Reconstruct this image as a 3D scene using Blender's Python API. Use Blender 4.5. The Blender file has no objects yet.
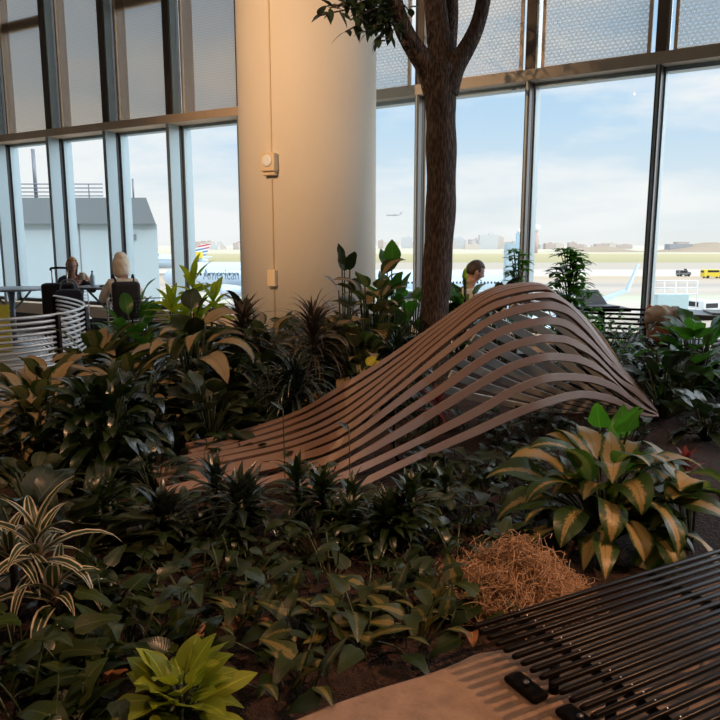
import bpy, math, random
from mathutils import Vector, Matrix
R = math.radians
random.seed(7)
S = bpy.context.scene
COL = S.collection

# ------------------------------------------------------------------ camera
EYE = 1.4; F = 700.0; PITCH = math.atan(115.0/F)
cam = bpy.data.cameras.new('camera'); camo = bpy.data.objects.new('camera', cam); COL.objects.link(camo)
cam.sensor_width = 36; cam.sensor_height = 36; cam.lens = 36*F/720
cam.clip_start = 0.05; cam.clip_end = 20000
camo.location = (0, 0, EYE); camo.rotation_euler = (math.pi/2-PITCH, 0, 0)
S.camera = camo
S.view_settings.view_transform = 'Standard'; S.view_settings.look = 'None'
S.view_settings.exposure = 0.0; S.view_settings.gamma = 1.0; S.view_settings.use_curve_mapping = False
try:
    S.cycles.use_denoising = True
    S.cycles.max_bounces = 8; S.cycles.diffuse_bounces = 3; S.cycles.glossy_bounces = 3
    S.cycles.transparent_max_bounces = 16; S.cycles.sample_clamp_indirect = 4.0
except Exception: pass

# ------------------------------------------------------------------ sky
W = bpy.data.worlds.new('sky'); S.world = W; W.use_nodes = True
nt = W.node_tree; nt.nodes.clear()
def wn(t, **kw):
    n = nt.nodes.new(t)
    for k, v in kw.items(): setattr(n, k, v)
    return n
tc = wn('ShaderNodeTexCoord'); sep = wn('ShaderNodeSeparateXYZ'); nt.links.new(tc.outputs['Generated'], sep.inputs[0])
rmp = wn('ShaderNodeValToRGB'); nt.links.new(sep.outputs['Z'], rmp.inputs[0])
e = rmp.color_ramp.elements
e[0].position = 0.0; e[0].color = (.86, .89, .87, 1)
e[1].position = 0.75; e[1].color = (2.6, 2.9, 3.2, 1)  # overhead sky, out of view, raised to light the room
for p, c in ((.06, (.78, .87, .92, 1)), (.16, (.56, .76, .94, 1)), (.30, (.40, .66, .95, 1)), (.42, (1.0, 1.15, 1.3, 1))):
    q = e.new(p); q.color = c
mp = wn('ShaderNodeMapping'); mp.inputs['Scale'].default_value = (1.5, 1.5, 6.0); mp.inputs['Location'].default_value = (.35, .2, .5)
nt.links.new(tc.outputs['Generated'], mp.inputs[0])
nz = wn('ShaderNodeTexNoise'); nz.inputs['Scale'].default_value = 2.1; nz.inputs['Detail'].default_value = 7; nz.inputs['Roughness'].default_value = .55
nt.links.new(mp.outputs[0], nz.inputs['Vector'])
cr = wn('ShaderNodeValToRGB'); nt.links.new(nz.outputs['Fac'], cr.inputs[0])
cr.color_ramp.elements[0].position = .42; cr.color_ramp.elements[0].color = (0, 0, 0, 1)
cr.color_ramp.elements[1].position = .60; cr.color_ramp.elements[1].color = (.9, .9, .9, 1)
mx = wn('ShaderNodeMix', data_type='RGBA'); nt.links.new(cr.outputs[0], mx.inputs[0]); nt.links.new(rmp.outputs[0], mx.inputs[6])
mx.inputs[7].default_value = (.97, .98, .98, 1)
mr = wn('ShaderNodeMapRange'); nt.links.new(sep.outputs['X'], mr.inputs[0])      # sky brightened off to the right, out of view, added to light the column
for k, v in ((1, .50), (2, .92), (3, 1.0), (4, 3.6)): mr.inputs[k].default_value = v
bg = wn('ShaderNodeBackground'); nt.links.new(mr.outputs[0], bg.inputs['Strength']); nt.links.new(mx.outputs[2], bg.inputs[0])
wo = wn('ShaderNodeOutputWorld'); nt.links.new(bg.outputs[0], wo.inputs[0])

def lamp(name, typ, loc, target, energy, color, **kw):
    l = bpy.data.lights.new(name, typ); o = bpy.data.objects.new(name, l); COL.objects.link(o)
    o.location = loc; o.rotation_euler = (Vector(target)-Vector(loc)).to_track_quat('-Z', 'Y').to_euler()
    l.energy = energy; l.color = color
    for k, v in kw.items(): setattr(l, k, v)
    return o
# sun lamp aimed from behind the building, added to brighten the airfield
lamp('sun', 'SUN', (0, -50, 60), (8, 40, -5), .8, (1, .93, .82), angle=R(2))
# warm ceiling downlights over the planter
lamp('spot_bench', 'SPOT', (2.9, 1.0, 2.9), (.20, 1.62, .4), 380, (1, .52, .26), spot_size=R(40), spot_blend=.8, shadow_soft_size=.02)
lamp('spot_slats', 'SPOT', (-1.9, .6, 5.2), (-.2, 2.9, .4), 300, (1, .54, .30), spot_size=R(62), spot_blend=.8, shadow_soft_size=.04)
lamp('spot_column', 'SPOT', (-3.0, 1.2, 4.4), (-.7, 7.1, 2.5), 1500, (1, .61, .33), spot_size=R(48), spot_blend=.9, shadow_soft_size=.03)
lamp('spot_beds', 'SPOT', (-2.2, .8, 5.0), (-1.3, 4.6, .7), 210, (1, .58, .30), spot_size=R(65), spot_blend=.8, shadow_soft_size=.04)
lamp('spot_right', 'SPOT', (2.3, .2, 4.6), (1.2, 2.6, .5), 150, (1, .60, .32), spot_size=R(50), spot_blend=.8, shadow_soft_size=.04)

lamp('ceiling_fill', 'AREA', (-1.0, 3.0, 6.1), (-1.0, 3.0, 0), 45, (1, .72, .48), shape='RECTANGLE', size=9, size_y=4)  # unseen area lamp added as soft warm fill

# ------------------------------------------------------------------ view helpers (turn a look direction into a place)
CP, SP = math.cos(PITCH), math.sin(PITCH)
def ray(px, py):
    u = (px-360)/F; v = (360-py)/F
    return Vector((u, CP+v*SP, -SP+v*CP))
def at(px, py, Y):
    d = ray(px, py); return Vector((0, 0, EYE)) + d*(Y/d.y)
def atz(px, py, z):
    d = ray(px, py); return Vector((0, 0, EYE)) + d*((z-EYE)/d.z)
def xat(px, Y): return at(px, 245, Y).x

# ------------------------------------------------------------------ mesh helpers
class MB:
    def __init__(s): s.st = []; s.v = []; s.f = []; s.m = []; s.uv = []; s.a = []; s.sm = []
    def add(s, vs, fs, mi=0, uvs=None, rnd=0.0, smooth=False):
        o = len(s.v); s.st.append((o, len(s.f))); s.v += [tuple(p) for p in vs]
        s.f += [tuple(o+i for i in f) for f in fs]; s.m += [mi]*len(fs); s.sm += [smooth]*len(fs)
        s.uv += uvs if uvs else [(0, 0)]*len(vs); s.a += [rnd]*len(vs)
    def box(s, c, size, rz=0.0, mi=0, rx=0.0, ry=0.0):
        h = Vector(size)/2; M = Matrix.Rotation(rz, 3, 'Z') @ Matrix.Rotation(ry, 3, 'Y') @ Matrix.Rotation(rx, 3, 'X'); c = Vector(c)
        vs = [c+M @ Vector((sx*h.x, sy*h.y, sz*h.z)) for sx in (-1, 1) for sy in (-1, 1) for sz in (-1, 1)]
        s.add(vs, [(0, 1, 3, 2), (4, 6, 7, 5), (0, 4, 5, 1), (2, 3, 7, 6), (0, 2, 6, 4), (1, 5, 7, 3)], mi,
              [(p.x, p.z) for p in vs]); return s
    def tube(s, pts, r, n=10, mi=0, caps=True, smooth=True, squash=None):
        pts = [Vector(p) for p in pts]; rs = r if isinstance(r, (list, tuple)) else [r]*len(pts)
        t0 = (pts[1]-pts[0]).normalized(); a = Vector((0, 0, 1)) if abs(t0.z) < .9 else Vector((1, 0, 0))
        nrm = (a - t0*a.dot(t0)).normalized(); vs = []; uvs = []; L = 0
        for i, p in enumerate(pts):
            t = (pts[min(i+1, len(pts)-1)]-pts[max(i-1, 0)]).normalized()
            nrm = (nrm - t*nrm.dot(t)).normalized(); b = t.cross(nrm)
            if i: L += (p-pts[i-1]).length
            for k in range(n):
                an = 2*math.pi*k/n
                vs.append(p + (nrm*math.cos(an) + b*math.sin(an)*(squash or 1))*rs[i]); uvs.append((k/n, L))
        fs = [(i*n+k, i*n+(k+1) % n, (i+1)*n+(k+1) % n, (i+1)*n+k) for i in range(len(pts)-1) for k in range(n)]
        if caps: fs += [tuple(range(n-1, -1, -1)), tuple(range((len(pts)-1)*n, len(pts)*n))]
        s.add(vs, fs, mi, uvs, 0, smooth); return s
    def cyl(s, c, r, z0, z1, n=24, mi=0, r2=None):
        c = Vector(c); return s.tube([(c.x, c.y, z0), (c.x, c.y, z1)], [r, r if r2 is None else r2], n, mi)
    def lathe(s, c, prof, n=24, mi=0, sx=1, sy=1, rz=0):
        c = Vector(c); vs = []; m = len(prof)
        for (r, z) in prof:
            for k in range(n):
                an = 2*math.pi*k/n; x = r*math.cos(an)*sx; y = r*math.sin(an)*sy
                vs.append(c+Vector((x*math.cos(rz)-y*math.sin(rz), x*math.sin(rz)+y*math.cos(rz), z)))
        fs = [(i*n+k, i*n+(k+1) % n, (i+1)*n+(k+1) % n, (i+1)*n+k) for i in range(m-1) for k in range(n)]
        fs += [tuple(range(n-1, -1, -1)), tuple(range((m-1)*n, m*n))]
        s.add(vs, fs, mi, None, 0, True); return s
    def ball(s, c, rad, n=16, m=10, mi=0, rot=None):
        c = Vector(c); rad = Vector(rad) if not isinstance(rad, (int, float)) else Vector((rad,)*3); vs = []
        for i in range(m+1):
            th = math.pi*i/m*.998+.001
            for k in range(n):
                ph = 2*math.pi*k/n
                q = Vector((rad.x*math.sin(th)*math.cos(ph), rad.y*math.sin(th)*math.sin(ph), rad.z*math.cos(th)))
                vs.append(c+(rot @ q if rot else q))
        s.add(vs, [(i*n+k, (i+1)*n+k, (i+1)*n+(k+1) % n, i*n+(k+1) % n) for i in range(m) for k in range(n)], mi, None, 0, True); return s
    def prism(s, poly, z0, z1, mi=0):
        n = len(poly); vs = [(p[0], p[1], z0) for p in poly] + [(p[0], p[1], z1) for p in poly]
        s.add(vs, [tuple(range(n-1, -1, -1)), tuple(range(n, 2*n))] + [(i, (i+1) % n, n+(i+1) % n, n+i) for i in range(n)], mi); return s
    def mesh(s, name, mats):
        me = bpy.data.meshes.new(name); me.from_pydata(s.v, [], s.f)
        for m in (mats if isinstance(mats, (list, tuple)) else [mats]): me.materials.append(m)
        me.polygons.foreach_set('material_index', s.m); me.polygons.foreach_set('use_smooth', s.sm)
        ul = me.uv_layers.new(name='uv'); buf = []
        for l in me.loops: buf += s.uv[l.vertex_index]
        ul.data.foreach_set('uv', buf)
        at_ = me.attributes.new('rnd', 'FLOAT', 'POINT'); at_.data.foreach_set('value', s.a)
        me.update(); return me
    def build(s, name, mats, parent=None, loc=None, bevel=0):
        o = bpy.data.objects.new(name, s.mesh(name, mats)); COL.objects.link(o)
        if parent: o.parent = parent
        if loc is not None: o.location = loc
        if bevel:
            b = o.modifiers.new('bevel', 'BEVEL'); b.width = bevel; b.segments = 2; b.limit_method = 'ANGLE'
        return o
def tag(o, label, cat, group=None, kind=None):
    if label: o['label'] = label
    if cat: o['category'] = cat
    if group: o['group'] = group
    if kind: o['kind'] = kind
    return o
def thing(name, label, cat, loc=(0, 0, 0), rz=0, group=None):
    o = bpy.data.objects.new(name, None); COL.objects.link(o); o.location = loc; o.rotation_euler = (0, 0, rz); o.empty_display_size = .1
    return tag(o, label, cat, group)
def struct(o): o['kind'] = 'structure'; return o
def dup(root, loc, rz=0, label=None, sc=None):
    r = root.copy(); COL.objects.link(r); r.location = loc; r.rotation_euler = (0, 0, rz)
    if label: r['label'] = label
    if sc: r.scale = (sc, sc, sc)
    for ch in list(root.children):
        c = ch.copy(); COL.objects.link(c); c.parent = r
        for g in ch.children:
            d = g.copy(); COL.objects.link(d); d.parent = c
    return r
def spline(pts, n=8):
    P = [Vector(p) for p in pts]; out = []
    for i in range(len(P)-1):
        a, b, c, d = P[max(i-1, 0)], P[i], P[i+1], P[min(i+2, len(P)-1)]
        for k in range(n):
            t = k/n; out.append(.5*((2*b)+(c-a)*t+(2*a-5*b+4*c-d)*t*t+(3*b-a-3*c+d)*t**3))
    return out+[P[-1]]

# ------------------------------------------------------------------ materials
class MT:
    def __init__(s, name):
        s.m = bpy.data.materials.new(name); s.m.use_nodes = True; s.t = s.m.node_tree; s.t.nodes.clear()
        s.out = s.n('ShaderNodeOutputMaterial')
    def n(s, t, ins=None, **kw):
        x = s.t.nodes.new(t)
        for k, v in kw.items(): setattr(x, k, v)
        for k, v in (ins or {}).items():
            if hasattr(v, 'is_linked') or hasattr(v, 'links'): s.t.links.new(v, x.inputs[k])
            else: x.inputs[k].default_value = v
        return x
    def math(s, op, a, b=0.0): return s.n('ShaderNodeMath', {0: a, 1: b}, operation=op).outputs[0]
    def mix(s, f, a, b): return s.n('ShaderNodeMix', {0: f, 6: a, 7: b}, data_type='RGBA').outputs[2]
    def noise(s, vec, scale, detail=4, rough=.55): return s.n('ShaderNodeTexNoise', {'Vector': vec, 'Scale': scale, 'Detail': detail, 'Roughness': rough}).outputs['Fac']
    def ramp(s, f, stops):
        r = s.n('ShaderNodeValToRGB', {0: f}); e = r.color_ramp.elements
        e[0].position, e[0].color = stops[0][0], c4(stops[0][1]); e[1].position, e[1].color = stops[-1][0], c4(stops[-1][1])
        for p, c in stops[1:-1]: q = e.new(p); q.color = c4(c)
        return r.outputs[0]
    def obj(s): return s.n('ShaderNodeTexCoord').outputs['Object']
    def uv(s): return s.n('ShaderNodeTexCoord').outputs['UV']
    def map(s, v, sc): return s.n('ShaderNodeMapping', {0: v, 'Scale': sc}).outputs[0]
    def bsdf(s, **kw):
        b = s.n('ShaderNodeBsdfPrincipled', {k.replace('_', ' '): v for k, v in kw.items()}); return b
    def bump(s, h, st, d=.01): return s.n('ShaderNodeBump', {'Height': h, 'Strength': st, 'Distance': d}).outputs[0]
    def done(s, sh): s.t.links.new(sh, s.out.inputs[0]); return s.m
def c4(c): return (c, c, c, 1) if isinstance(c, (int, float)) else (tuple(c)+(1,) if len(c) == 3 else c)
def simple(name, col, rough=.5, metal=0.0, var=.12, scale=8, spec=.5):
    t = MT(name); n = t.noise(t.obj(), scale)
    c = t.mix(n, c4([x*(1-var) for x in col]), c4([min(1, x*(1+var)) for x in col]))
    b = t.bsdf(Base_Color=c, Roughness=rough, Metallic=metal); b.inputs['Specular IOR Level'].default_value = spec
    return t.done(b.outputs[0])
def leafmat(name, c1, c2, kind='plain', cv=(.5, .4, .2), rough=.35, trans=.25, amt=.5, ct=None, spec=.32):
    t = MT(name); uv = t.n('ShaderNodeSeparateXYZ', {0: t.uv()}); u, v = uv.outputs[0], uv.outputs[1]
    rn = t.n('ShaderNodeAttribute', attribute_name='rnd').outputs['Fac']
    col = t.mix(rn, c4(c1), c4(c2))
    d = t.math('ABSOLUTE', t.math('SUBTRACT', u, .5))            # 0 midrib .. .5 edge
    # side veins
    w = t.math('SINE', t.math('MULTIPLY', t.math('SUBTRACT', v, t.math('MULTIPLY', d, .35)), 75.0))
    if kind == 'plain':
        rib = t.math('LESS_THAN', d, .03); col = t.mix(t.math('MULTIPLY', rib, .45), col, c4([min(1, x*2.4+.02) for x in c2]))
    elif kind == 'patch':
        comb = t.n('ShaderNodeCombineXYZ', {0: t.math('MULTIPLY', d, 5.0), 1: t.math('MULTIPLY', t.math('SUBTRACT', v, t.math('MULTIPLY', d, .5)), 11.0), 2: t.math('MULTIPLY', rn, 40.0)}).outputs[0]
        nn = t.noise(comb, 2.2, 6, .7)
        f = t.math('ADD', t.math('MULTIPLY', d, -1.9), t.math('ADD', nn, t.math('ADD', t.math('MULTIPLY', rn, .75), amt-.65)))
        f = t.ramp(f, [(.32, 0), (.42, 1)]); col = t.mix(f, col, c4(cv))
        rib = t.math('LESS_THAN', d, .02); col = t.mix(t.math('MULTIPLY', rib, .5), col, c4(c2))
    elif kind == 'edge':
        f = t.math('ADD', t.math('GREATER_THAN', d, .36), t.math('LESS_THAN', d, .05)); col = t.mix(t.math('MINIMUM', f, 1.0), col, c4(cv))
    bp = t.bump(w, .10, .001)
    b = t.bsdf(Base_Color=col, Roughness=rough, Normal=bp); b.inputs['Specular IOR Level'].default_value = spec
    tl = t.n('ShaderNodeBsdfTranslucent', {'Color': t.mix(.5, col, c4(ct or [min(1, x*3) for x in c2]))})
    return t.done(t.n('ShaderNodeMixShader', {0: trans, 1: b.outputs[0], 2: tl.outputs[0]}).outputs[0])

M = {}
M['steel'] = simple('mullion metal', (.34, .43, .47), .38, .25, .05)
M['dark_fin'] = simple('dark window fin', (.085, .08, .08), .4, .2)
M['upper_fin'] = simple('brown upper fin', (.09, .065, .05), .5)
M['dark'] = simple('dark gasket', (.022, .020, .020), .5)
M['greige'] = simple('greige metal', (.42, .37, .31), .55)
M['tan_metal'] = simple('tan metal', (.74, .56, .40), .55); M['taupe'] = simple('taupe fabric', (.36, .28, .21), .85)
M['black_steel'] = simple('black coated steel', (.006, .0045, .004), .30, 0.0, spec=.09)
M['grey_metal'] = simple('grey metal', (.2, .22, .25), .4, .5)
M['white_steel'] = simple('polished white steel', (.75, .75, .76), .25, .5)
M['black'] = simple('black plastic', (.012, .012, .014), .45)
M['blackcloth'] = simple('black cloth', (.015, .015, .02), .9, var=.3)
M['white'] = simple('white paint', (.75, .78, .80), .5)
M['cream'] = simple('cream plastic', (.68, .55, .38), .5)
M['soil'] = None
t = MT('glass pane'); g = t.n('ShaderNodeBsdfGlossy', {'Color': (1, 1, 1, 1), 'Roughness': .02}); tr = t.n('ShaderNodeBsdfTransparent', {'Color': (.95, .97, .97, 1)})
fr = t.n('ShaderNodeFresnel', {'IOR': 1.35}); M['glass'] = t.done(t.n('ShaderNodeMixShader', {0: t.math('MULTIPLY', fr.outputs[0], .5), 1: tr.outputs[0], 2: g.outputs[0]}).outputs[0])
# perforated screens above the transom
def screen(name, colr, base, hole):
    t = MT(name); uv = t.n('ShaderNodeSeparateXYZ', {0: t.uv()}); u, v = uv.outputs[0], uv.outputs[1]
    row = t.math('MULTIPLY', v, 1/.034); ri = t.math('FLOOR', row); rf = t.math('FRACT', row)
    cc = t.math('ADD', t.math('MULTIPLY', u, 1/.06), t.math('MULTIPLY', ri, .5)); cf = t.math('FRACT', cc)
    h = t.math('MULTIPLY', t.math('LESS_THAN', t.math('ABSOLUTE', t.math('SUBTRACT', rf, .5)), .24), t.math('LESS_THAN', t.math('ABSOLUTE', t.math('SUBTRACT', cf, .5)), .30))
    f = t.math('SUBTRACT', base, t.math('MULTIPLY', h, base-hole))
    df = t.n('ShaderNodeBsdfDiffuse', {'Color': c4(colr)}); tl = t.n('ShaderNodeBsdfTranslucent', {'Color': c4(colr)})
    fab = t.n('ShaderNodeMixShader', {0: .5, 1: df.outputs[0], 2: tl.outputs[0]})
    return t.done(t.n('ShaderNodeMixShader', {0: f, 1: t.n('ShaderNodeBsdfTransparent').outputs[0], 2: fab.outputs[0]}).outputs[0])
M['screen'] = screen('perforated screen', (.50, .50, .49), .84, .45); M['strip'] = screen('second screen layer', (.50, .38, .28), .55, .50); M['screen_warm_lit'] = screen('perforated screen tinted by warm light', (.36, .285, .21), .86, .68)  # warm interior light is put into the left screens' colour
t = MT('column plaster'); n = t.noise(t.obj(), 1.3, 5); n2 = t.noise(t.map(t.obj(), (1, 1, .4)), 5)
M['plaster'] = t.done(t.bsdf(Base_Color=t.mix(n, (.70, .64, .55, 1), (.80, .75, .67, 1)), Roughness=.65, Normal=t.bump(n2, .08)).outputs[0])
t = MT('bark'); v = t.map(t.uv(), (34, 12, 1)); o_ = t.map(t.obj(), (52, 52, 10))
vo = t.n('ShaderNodeTexVoronoi', {'Vector': o_, 'Scale': 1.8}).outputs['Distance']; n = t.noise(o_, 1.6, 8, .7)
hh = t.math('ADD', t.math('MULTIPLY', vo, .7), n)
M['bark'] = t.done(t.bsdf(Base_Color=t.ramp(hh, [(.45, (.020, .013, .011)), (.8, (.072, .048, .039)), (1.15, (.16, .115, .095))]), Roughness=.9, Normal=t.bump(hh, 1.0, .03)).outputs[0])
t = MT('mulch'); n = t.noise(t.obj(), 38, 6, .7); n3 = t.noise(t.obj(), 90, 3)
M['soil'] = t.done(t.bsdf(Base_Color=t.ramp(n, [(.3, (.010, .005, .004)), (.55, (.045, .02, .013)), (.75, (.12, .05, .03))]), Roughness=.9, Normal=t.bump(t.math('ADD', n, n3), 1.0, .03)).outputs[0])
t = MT('stone curb'); n = t.noise(t.obj(), 22, 6, .65); n2 = t.noise(t.obj(), 3, 3); n3 = t.noise(t.obj(), 60, 2)
M['stone'] = t.done(t.bsdf(Base_Color=t.mix(t.ramp(n, [(.35, 0), (.7, 1)]), t.mix(n2, (.175, .115, .08, 1), (.215, .14, .10, 1)), (.30, .205, .145, 1)), Roughness=.7, Normal=t.bump(t.math('ADD', n, t.math('MULTIPLY', n3, .5)), .25, .01)).outputs[0])
def slatmat(name, a, b):
    t = MT(name); n = t.noise(t.map(t.uv(), (60, 2.5, 1)), 2, 4)
    return t.done(t.bsdf(Base_Color=t.mix(n, c4(a), c4(b)), Roughness=.45, Normal=t.bump(n, .06)).outputs[0])
M['slat'] = slatmat('brown composite slat', (.18, .108, .078), (.235, .145, .108))
M['slat_grey'] = slatmat('grey composite slat', (.52, .50, .47), (.60, .58, .55))
t = MT('terrazzo floor'); n = t.noise(t.obj(), 30, 5); M['floor'] = t.done(t.bsdf(Base_Color=t.mix(n, (.28, .27, .26, 1), (.38, .37, .36, 1)), Roughness=.35).outputs[0])
M['wallpaint'] = simple('wall paint', (.35, .30, .25), .8)
M['ceil'] = simple('ceiling paint', (.40, .36, .32), .85)

# ------------------------------------------------------------------ room shell and glazing
ZT = 3.15
RA, RB = atz(375, 94.8, ZT), atz(720, 49.3, ZT)
LA, LB = atz(0, 139.6, ZT), atz(240, 112, ZT)
def inter(p, d, q, e):
    den = d.x*e.y-d.y*e.x; tt = ((q.x-p.x)*e.y-(q.y-p.y)*e.x)/den; return Vector((p.x+d.x*tt, p.y+d.y*tt, 0))
RD = (RA-RB); RD.z = 0; RD.normalize(); LD = (LA-LB); LD.z = 0; LD.normalize()
K = inter(RB, RD, LB, LD)
KW = Vector((K.x, K.y, 0))
BEND = K + RD*-14; AEND = K + LD*14
def nrm(d): return Vector((d.y, -d.x, 0)) if Vector((d.y, -d.x, 0)).dot(-K) > 0 else Vector((-d.y, d.x, 0))
NR, NL = nrm(RD), nrm(LD)
def onwall(px, D):
    d = ray(px, 245); return inter(Vector((0, 0, 0)), Vector((d.x, d.y, 0)), K, D)
ROOF = 6.2
TOP = ROOF
def wallbox(mb, p, D, along, z0, z1, n0, n1, mi=0):
    """box on the glazing line: centred on p along D (width along), from z0 to z1, n0..n1 metres into the room"""
    N = NR if D is RD else NL; ang = math.atan2(D.y, D.x)
    c = p + N*((n0+n1)/2); mb.box((c.x, c.y, (z0+z1)/2), (along, abs(n1-n0), z1-z0), ang, mi)
# glazing supports
mull = [(x, LD) for x in (-40, 18, 70.5, 126, 187.5, 256)] + [(x, RD) for x in (423, 528, 651, 792, 950)]
SILL = .46
for i, (px, D) in enumerate(mull):
    p = onwall(px, D); left = D is LD
    root = bpy.data.objects.new('trim_%d' % (i+1), None); COL.objects.link(root); struct(root)
    w_ = .06 if left else .05; n1 = .31 if left else .20
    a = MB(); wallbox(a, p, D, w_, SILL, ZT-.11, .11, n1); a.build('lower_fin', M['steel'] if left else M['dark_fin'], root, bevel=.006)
    if not left: a = MB(); wallbox(a, p, D, .018, SILL, ZT-.11, n1, n1+.012); a.build('bright_trim', M['steel'], root)
    a = MB(); wallbox(a, p, D, w_+.004, SILL, ZT-.11, .05, .11); wallbox(a, p, D, w_+.004, ZT, TOP, .05, .11); a.build('gasket', M['dark'], root)
    a = MB(); wallbox(a, p, D, .12 if left else .085, SILL, ZT-.11, -.10, .05); a.build('outer_frame', M['steel'], root)
    a = MB(); wallbox(a, p, D, .075, ZT, TOP, -.10, .05); a.build('outer_frame', M['white'], root)
    a = MB(); wallbox(a, p, D, w_+.05, ZT, TOP, .11, n1-.04); a.build('upper_fin', M['upper_fin'], root, bevel=.006)
    a = MB(); wallbox(a, p-D*(w_*.5+.035), D, .02, ZT, TOP, .13, n1-.06); a.build('bright_trim', M['steel'], root)
for i, (q, D) in enumerate(((AEND, LD), (BEND, RD))):
    mid = (K+q)/2; L = (q-K).length
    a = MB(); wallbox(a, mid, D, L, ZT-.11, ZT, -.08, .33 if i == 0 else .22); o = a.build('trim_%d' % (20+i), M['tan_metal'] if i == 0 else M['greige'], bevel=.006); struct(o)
    a = MB(); wallbox(a, mid, D, L, SILL-.17, SILL, -.1, .3); wallbox(a, mid, D, L, SILL, SILL+.05, -.06, .06, 1)
    o = a.build('trim_%d' % (24+i), [M['tan_metal'], M['dark']]); struct(o)
    a = MB(); wallbox(a, mid, D, L, -.1, SILL-.17, -.1, .22); o = a.build('wall_%s' % ('left_window', 'right_window')[i], M['dark']); struct(o)
# panes and screens, bay by bay
SCR = ['furthest left in view', None, None, None]
bays = []
for seq in (mull[:6], mull[6:]):
    for (a, D), (b, _) in zip(seq, seq[1:]): bays.append((onwall(a, D), onwall(b, D), D))
bays.insert(5, (onwall(251, LD), K, LD)); bays.insert(6, (K, onwall(420, RD), RD))
slabel = {0: 'grey perforated screen at the left picture edge, above the building', 1: 'perforated screen with a brown cross bar, above the tall table',
          2: 'plain perforated screen above the woman at the window', 3: 'perforated screen with a brown cross bar above the hooded person',
          4: 'perforated screen just left of the round column', 5: 'perforated screen tucked behind the column on its left side', 6: 'perforated screen between the column and the tree trunk',
          7: 'perforated screen behind the forked tree branches', 8: 'wide perforated screen right of the tree, above the tall clear pane',
          9: 'perforated screen in the upper right picture corner', 10: 'perforated screen past the right picture edge'}
for i, (p, q, D) in enumerate(bays):
    N = NR if D is RD else NL; mid = (p+q)/2; L = (q-p).length; ang = math.atan2(D.y, D.x)
    g = MB(); c = mid; ux = (q-p).normalized()
    def quad(off, z0, z1, inset0, inset1, thick, mat, name, uvs=True):
        a = p+ux*inset0+N*off; b = q-ux*inset1+N*off; m = MB(); a2 = a+N*thick; b2 = b+N*thick
        vs = [(a.x, a.y, z0), (b.x, b.y, z0), (b.x, b.y, z1), (a.x, a.y, z1), (a2.x, a2.y, z0), (b2.x, b2.y, z0), (b2.x, b2.y, z1), (a2.x, a2.y, z1)]
        uu = [(0, z0), (L, z0), (L, z1), (0, z1)]*2
        return m, vs, uu
    w = bpy.data.objects.new('window_%d' % (i+1), None); COL.objects.link(w); struct(w)
    for nm, z0, z1 in (('lower_pane', SILL+.05, ZT-.11), ('upper_pane', ZT, TOP)):
        m, vs, uu = quad(0, z0, z1, .04, .04, .01, None, nm); m.add(vs[:4], [(0, 1, 2, 3)], 0, uu[:4]); m.build(nm, M['glass'], w)
    m = MB(); wallbox(m, mid, D, L-.1, ZT-.15, ZT-.11, -.07, .06); m.build('frame', M['steel'], w)
    sc = thing('perforated_screen', slabel[i], 'screen', (0, 0, 0))
    near0 = p if p.length < q.length else q
    m, vs, uu = quad(.09, ZT+.02, TOP-.05, .13, .13, .006, None, 'x')
    m.add(vs[:4], [(0, 1, 2, 3)], 0, uu[:4]); m.build('mesh_panel', M['screen_warm_lit'] if D is LD else M['screen'], sc)
    if D is LD:
        fa_ = p if p.x < q.x else q; dd_ = ux if fa_ is p else -ux
        m = MB(); wallbox(m, fa_+dd_*.24, D, .17, ZT+.03, TOP-.05, .096, .104); m.build('side_strip', M['strip'], sc)
    m = MB()
    for pt in (p+ux*.115, q-ux*.115): wallbox(m, pt, D, .03, ZT, TOP, .07, .11)
    wallbox(m, mid, D, L-.2, ZT, ZT+.03, .07, .11)
    m.build('edge_frame', M['tan_metal'], sc)
    if i in (1, 3, 0):
        m = MB(); zb = {0: 4.9, 1: 4.75, 3: 4.72}[i]; wallbox(m, mid, D, L-.2, zb, zb+.16, .02, .07); m.build('cross_bar', M['tan_metal'], sc)
# shell behind and above the camera
pR, pL = BEND, AEND
poly = [(AEND.x, AEND.y), (K.x, K.y), (BEND.x, BEND.y), (BEND.x+1, -9), (AEND.x-1, -9)]
fl = MB().prism(poly, -.12, 0); struct(fl.build('floor', M['floor']))
cl = MB().prism(poly, ROOF, ROOF+.3); struct(cl.build('ceiling', M['ceil']))
def wall(name, a, b, h=ROOF):
    a, b = Vector(a), Vector(b); d = b-a; m = MB(); c = (a+b)/2; m.box((c.x, c.y, h/2), (d.length, .2, h), math.atan2(d.y, d.x)); struct(m.build(name, M['wallpaint']))
wall('wall_back', (poly[3][0], poly[3][1]), (poly[4][0], poly[4][1])); wall('wall_right', (BEND.x, BEND.y), poly[3]); wall('wall_left', (AEND.x, AEND.y), poly[4])
# round column
CC = Vector((xat(309, 7.45), 7.45, 0)); CR = .70
m = MB(); m.tube([(CC.x, CC.y, 0), (CC.x, CC.y, ROOF)], CR, 96, 0); o = m.build('round_column', M['plaster']); tag(o, 'thick round cream column standing between the windows', 'column'); o['kind'] = 'structure'
def oncol(px, py, out=0.0):
    d = ray(px, py); a = d.x**2+d.y**2; b = -2*(d.x*CC.x+d.y*CC.y); c = CC.length_squared-(CR+out)**2
    tt = (-b-math.sqrt(max(0, b*b-4*a*c)))/(2*a); return Vector((0, 0, EYE))+d*tt
p1 = oncol(272, 163); nv = (Vector((p1.x, p1.y, 0))-CC).normalized(); ang = math.atan2(nv.y, nv.x)+math.pi/2
m = MB(); q0 = CC+nv*(CR+.006); m.tube([(q0.x, q0.y, .02), (q0.x, q0.y, ROOF-.02)], .008, 8); o = m.build('wall_conduit', M['cream']); tag(o, 'thin vertical conduit running up the cream column', 'conduit')
sp = thing('wall_speaker', 'small cream speaker box high on the column conduit', 'speaker', (p1.x, p1.y, p1.z), ang)
MB().box((0, -.045, 0), (.15, .09, .17)).build('case', M['cream'], sp, bevel=.012)
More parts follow.
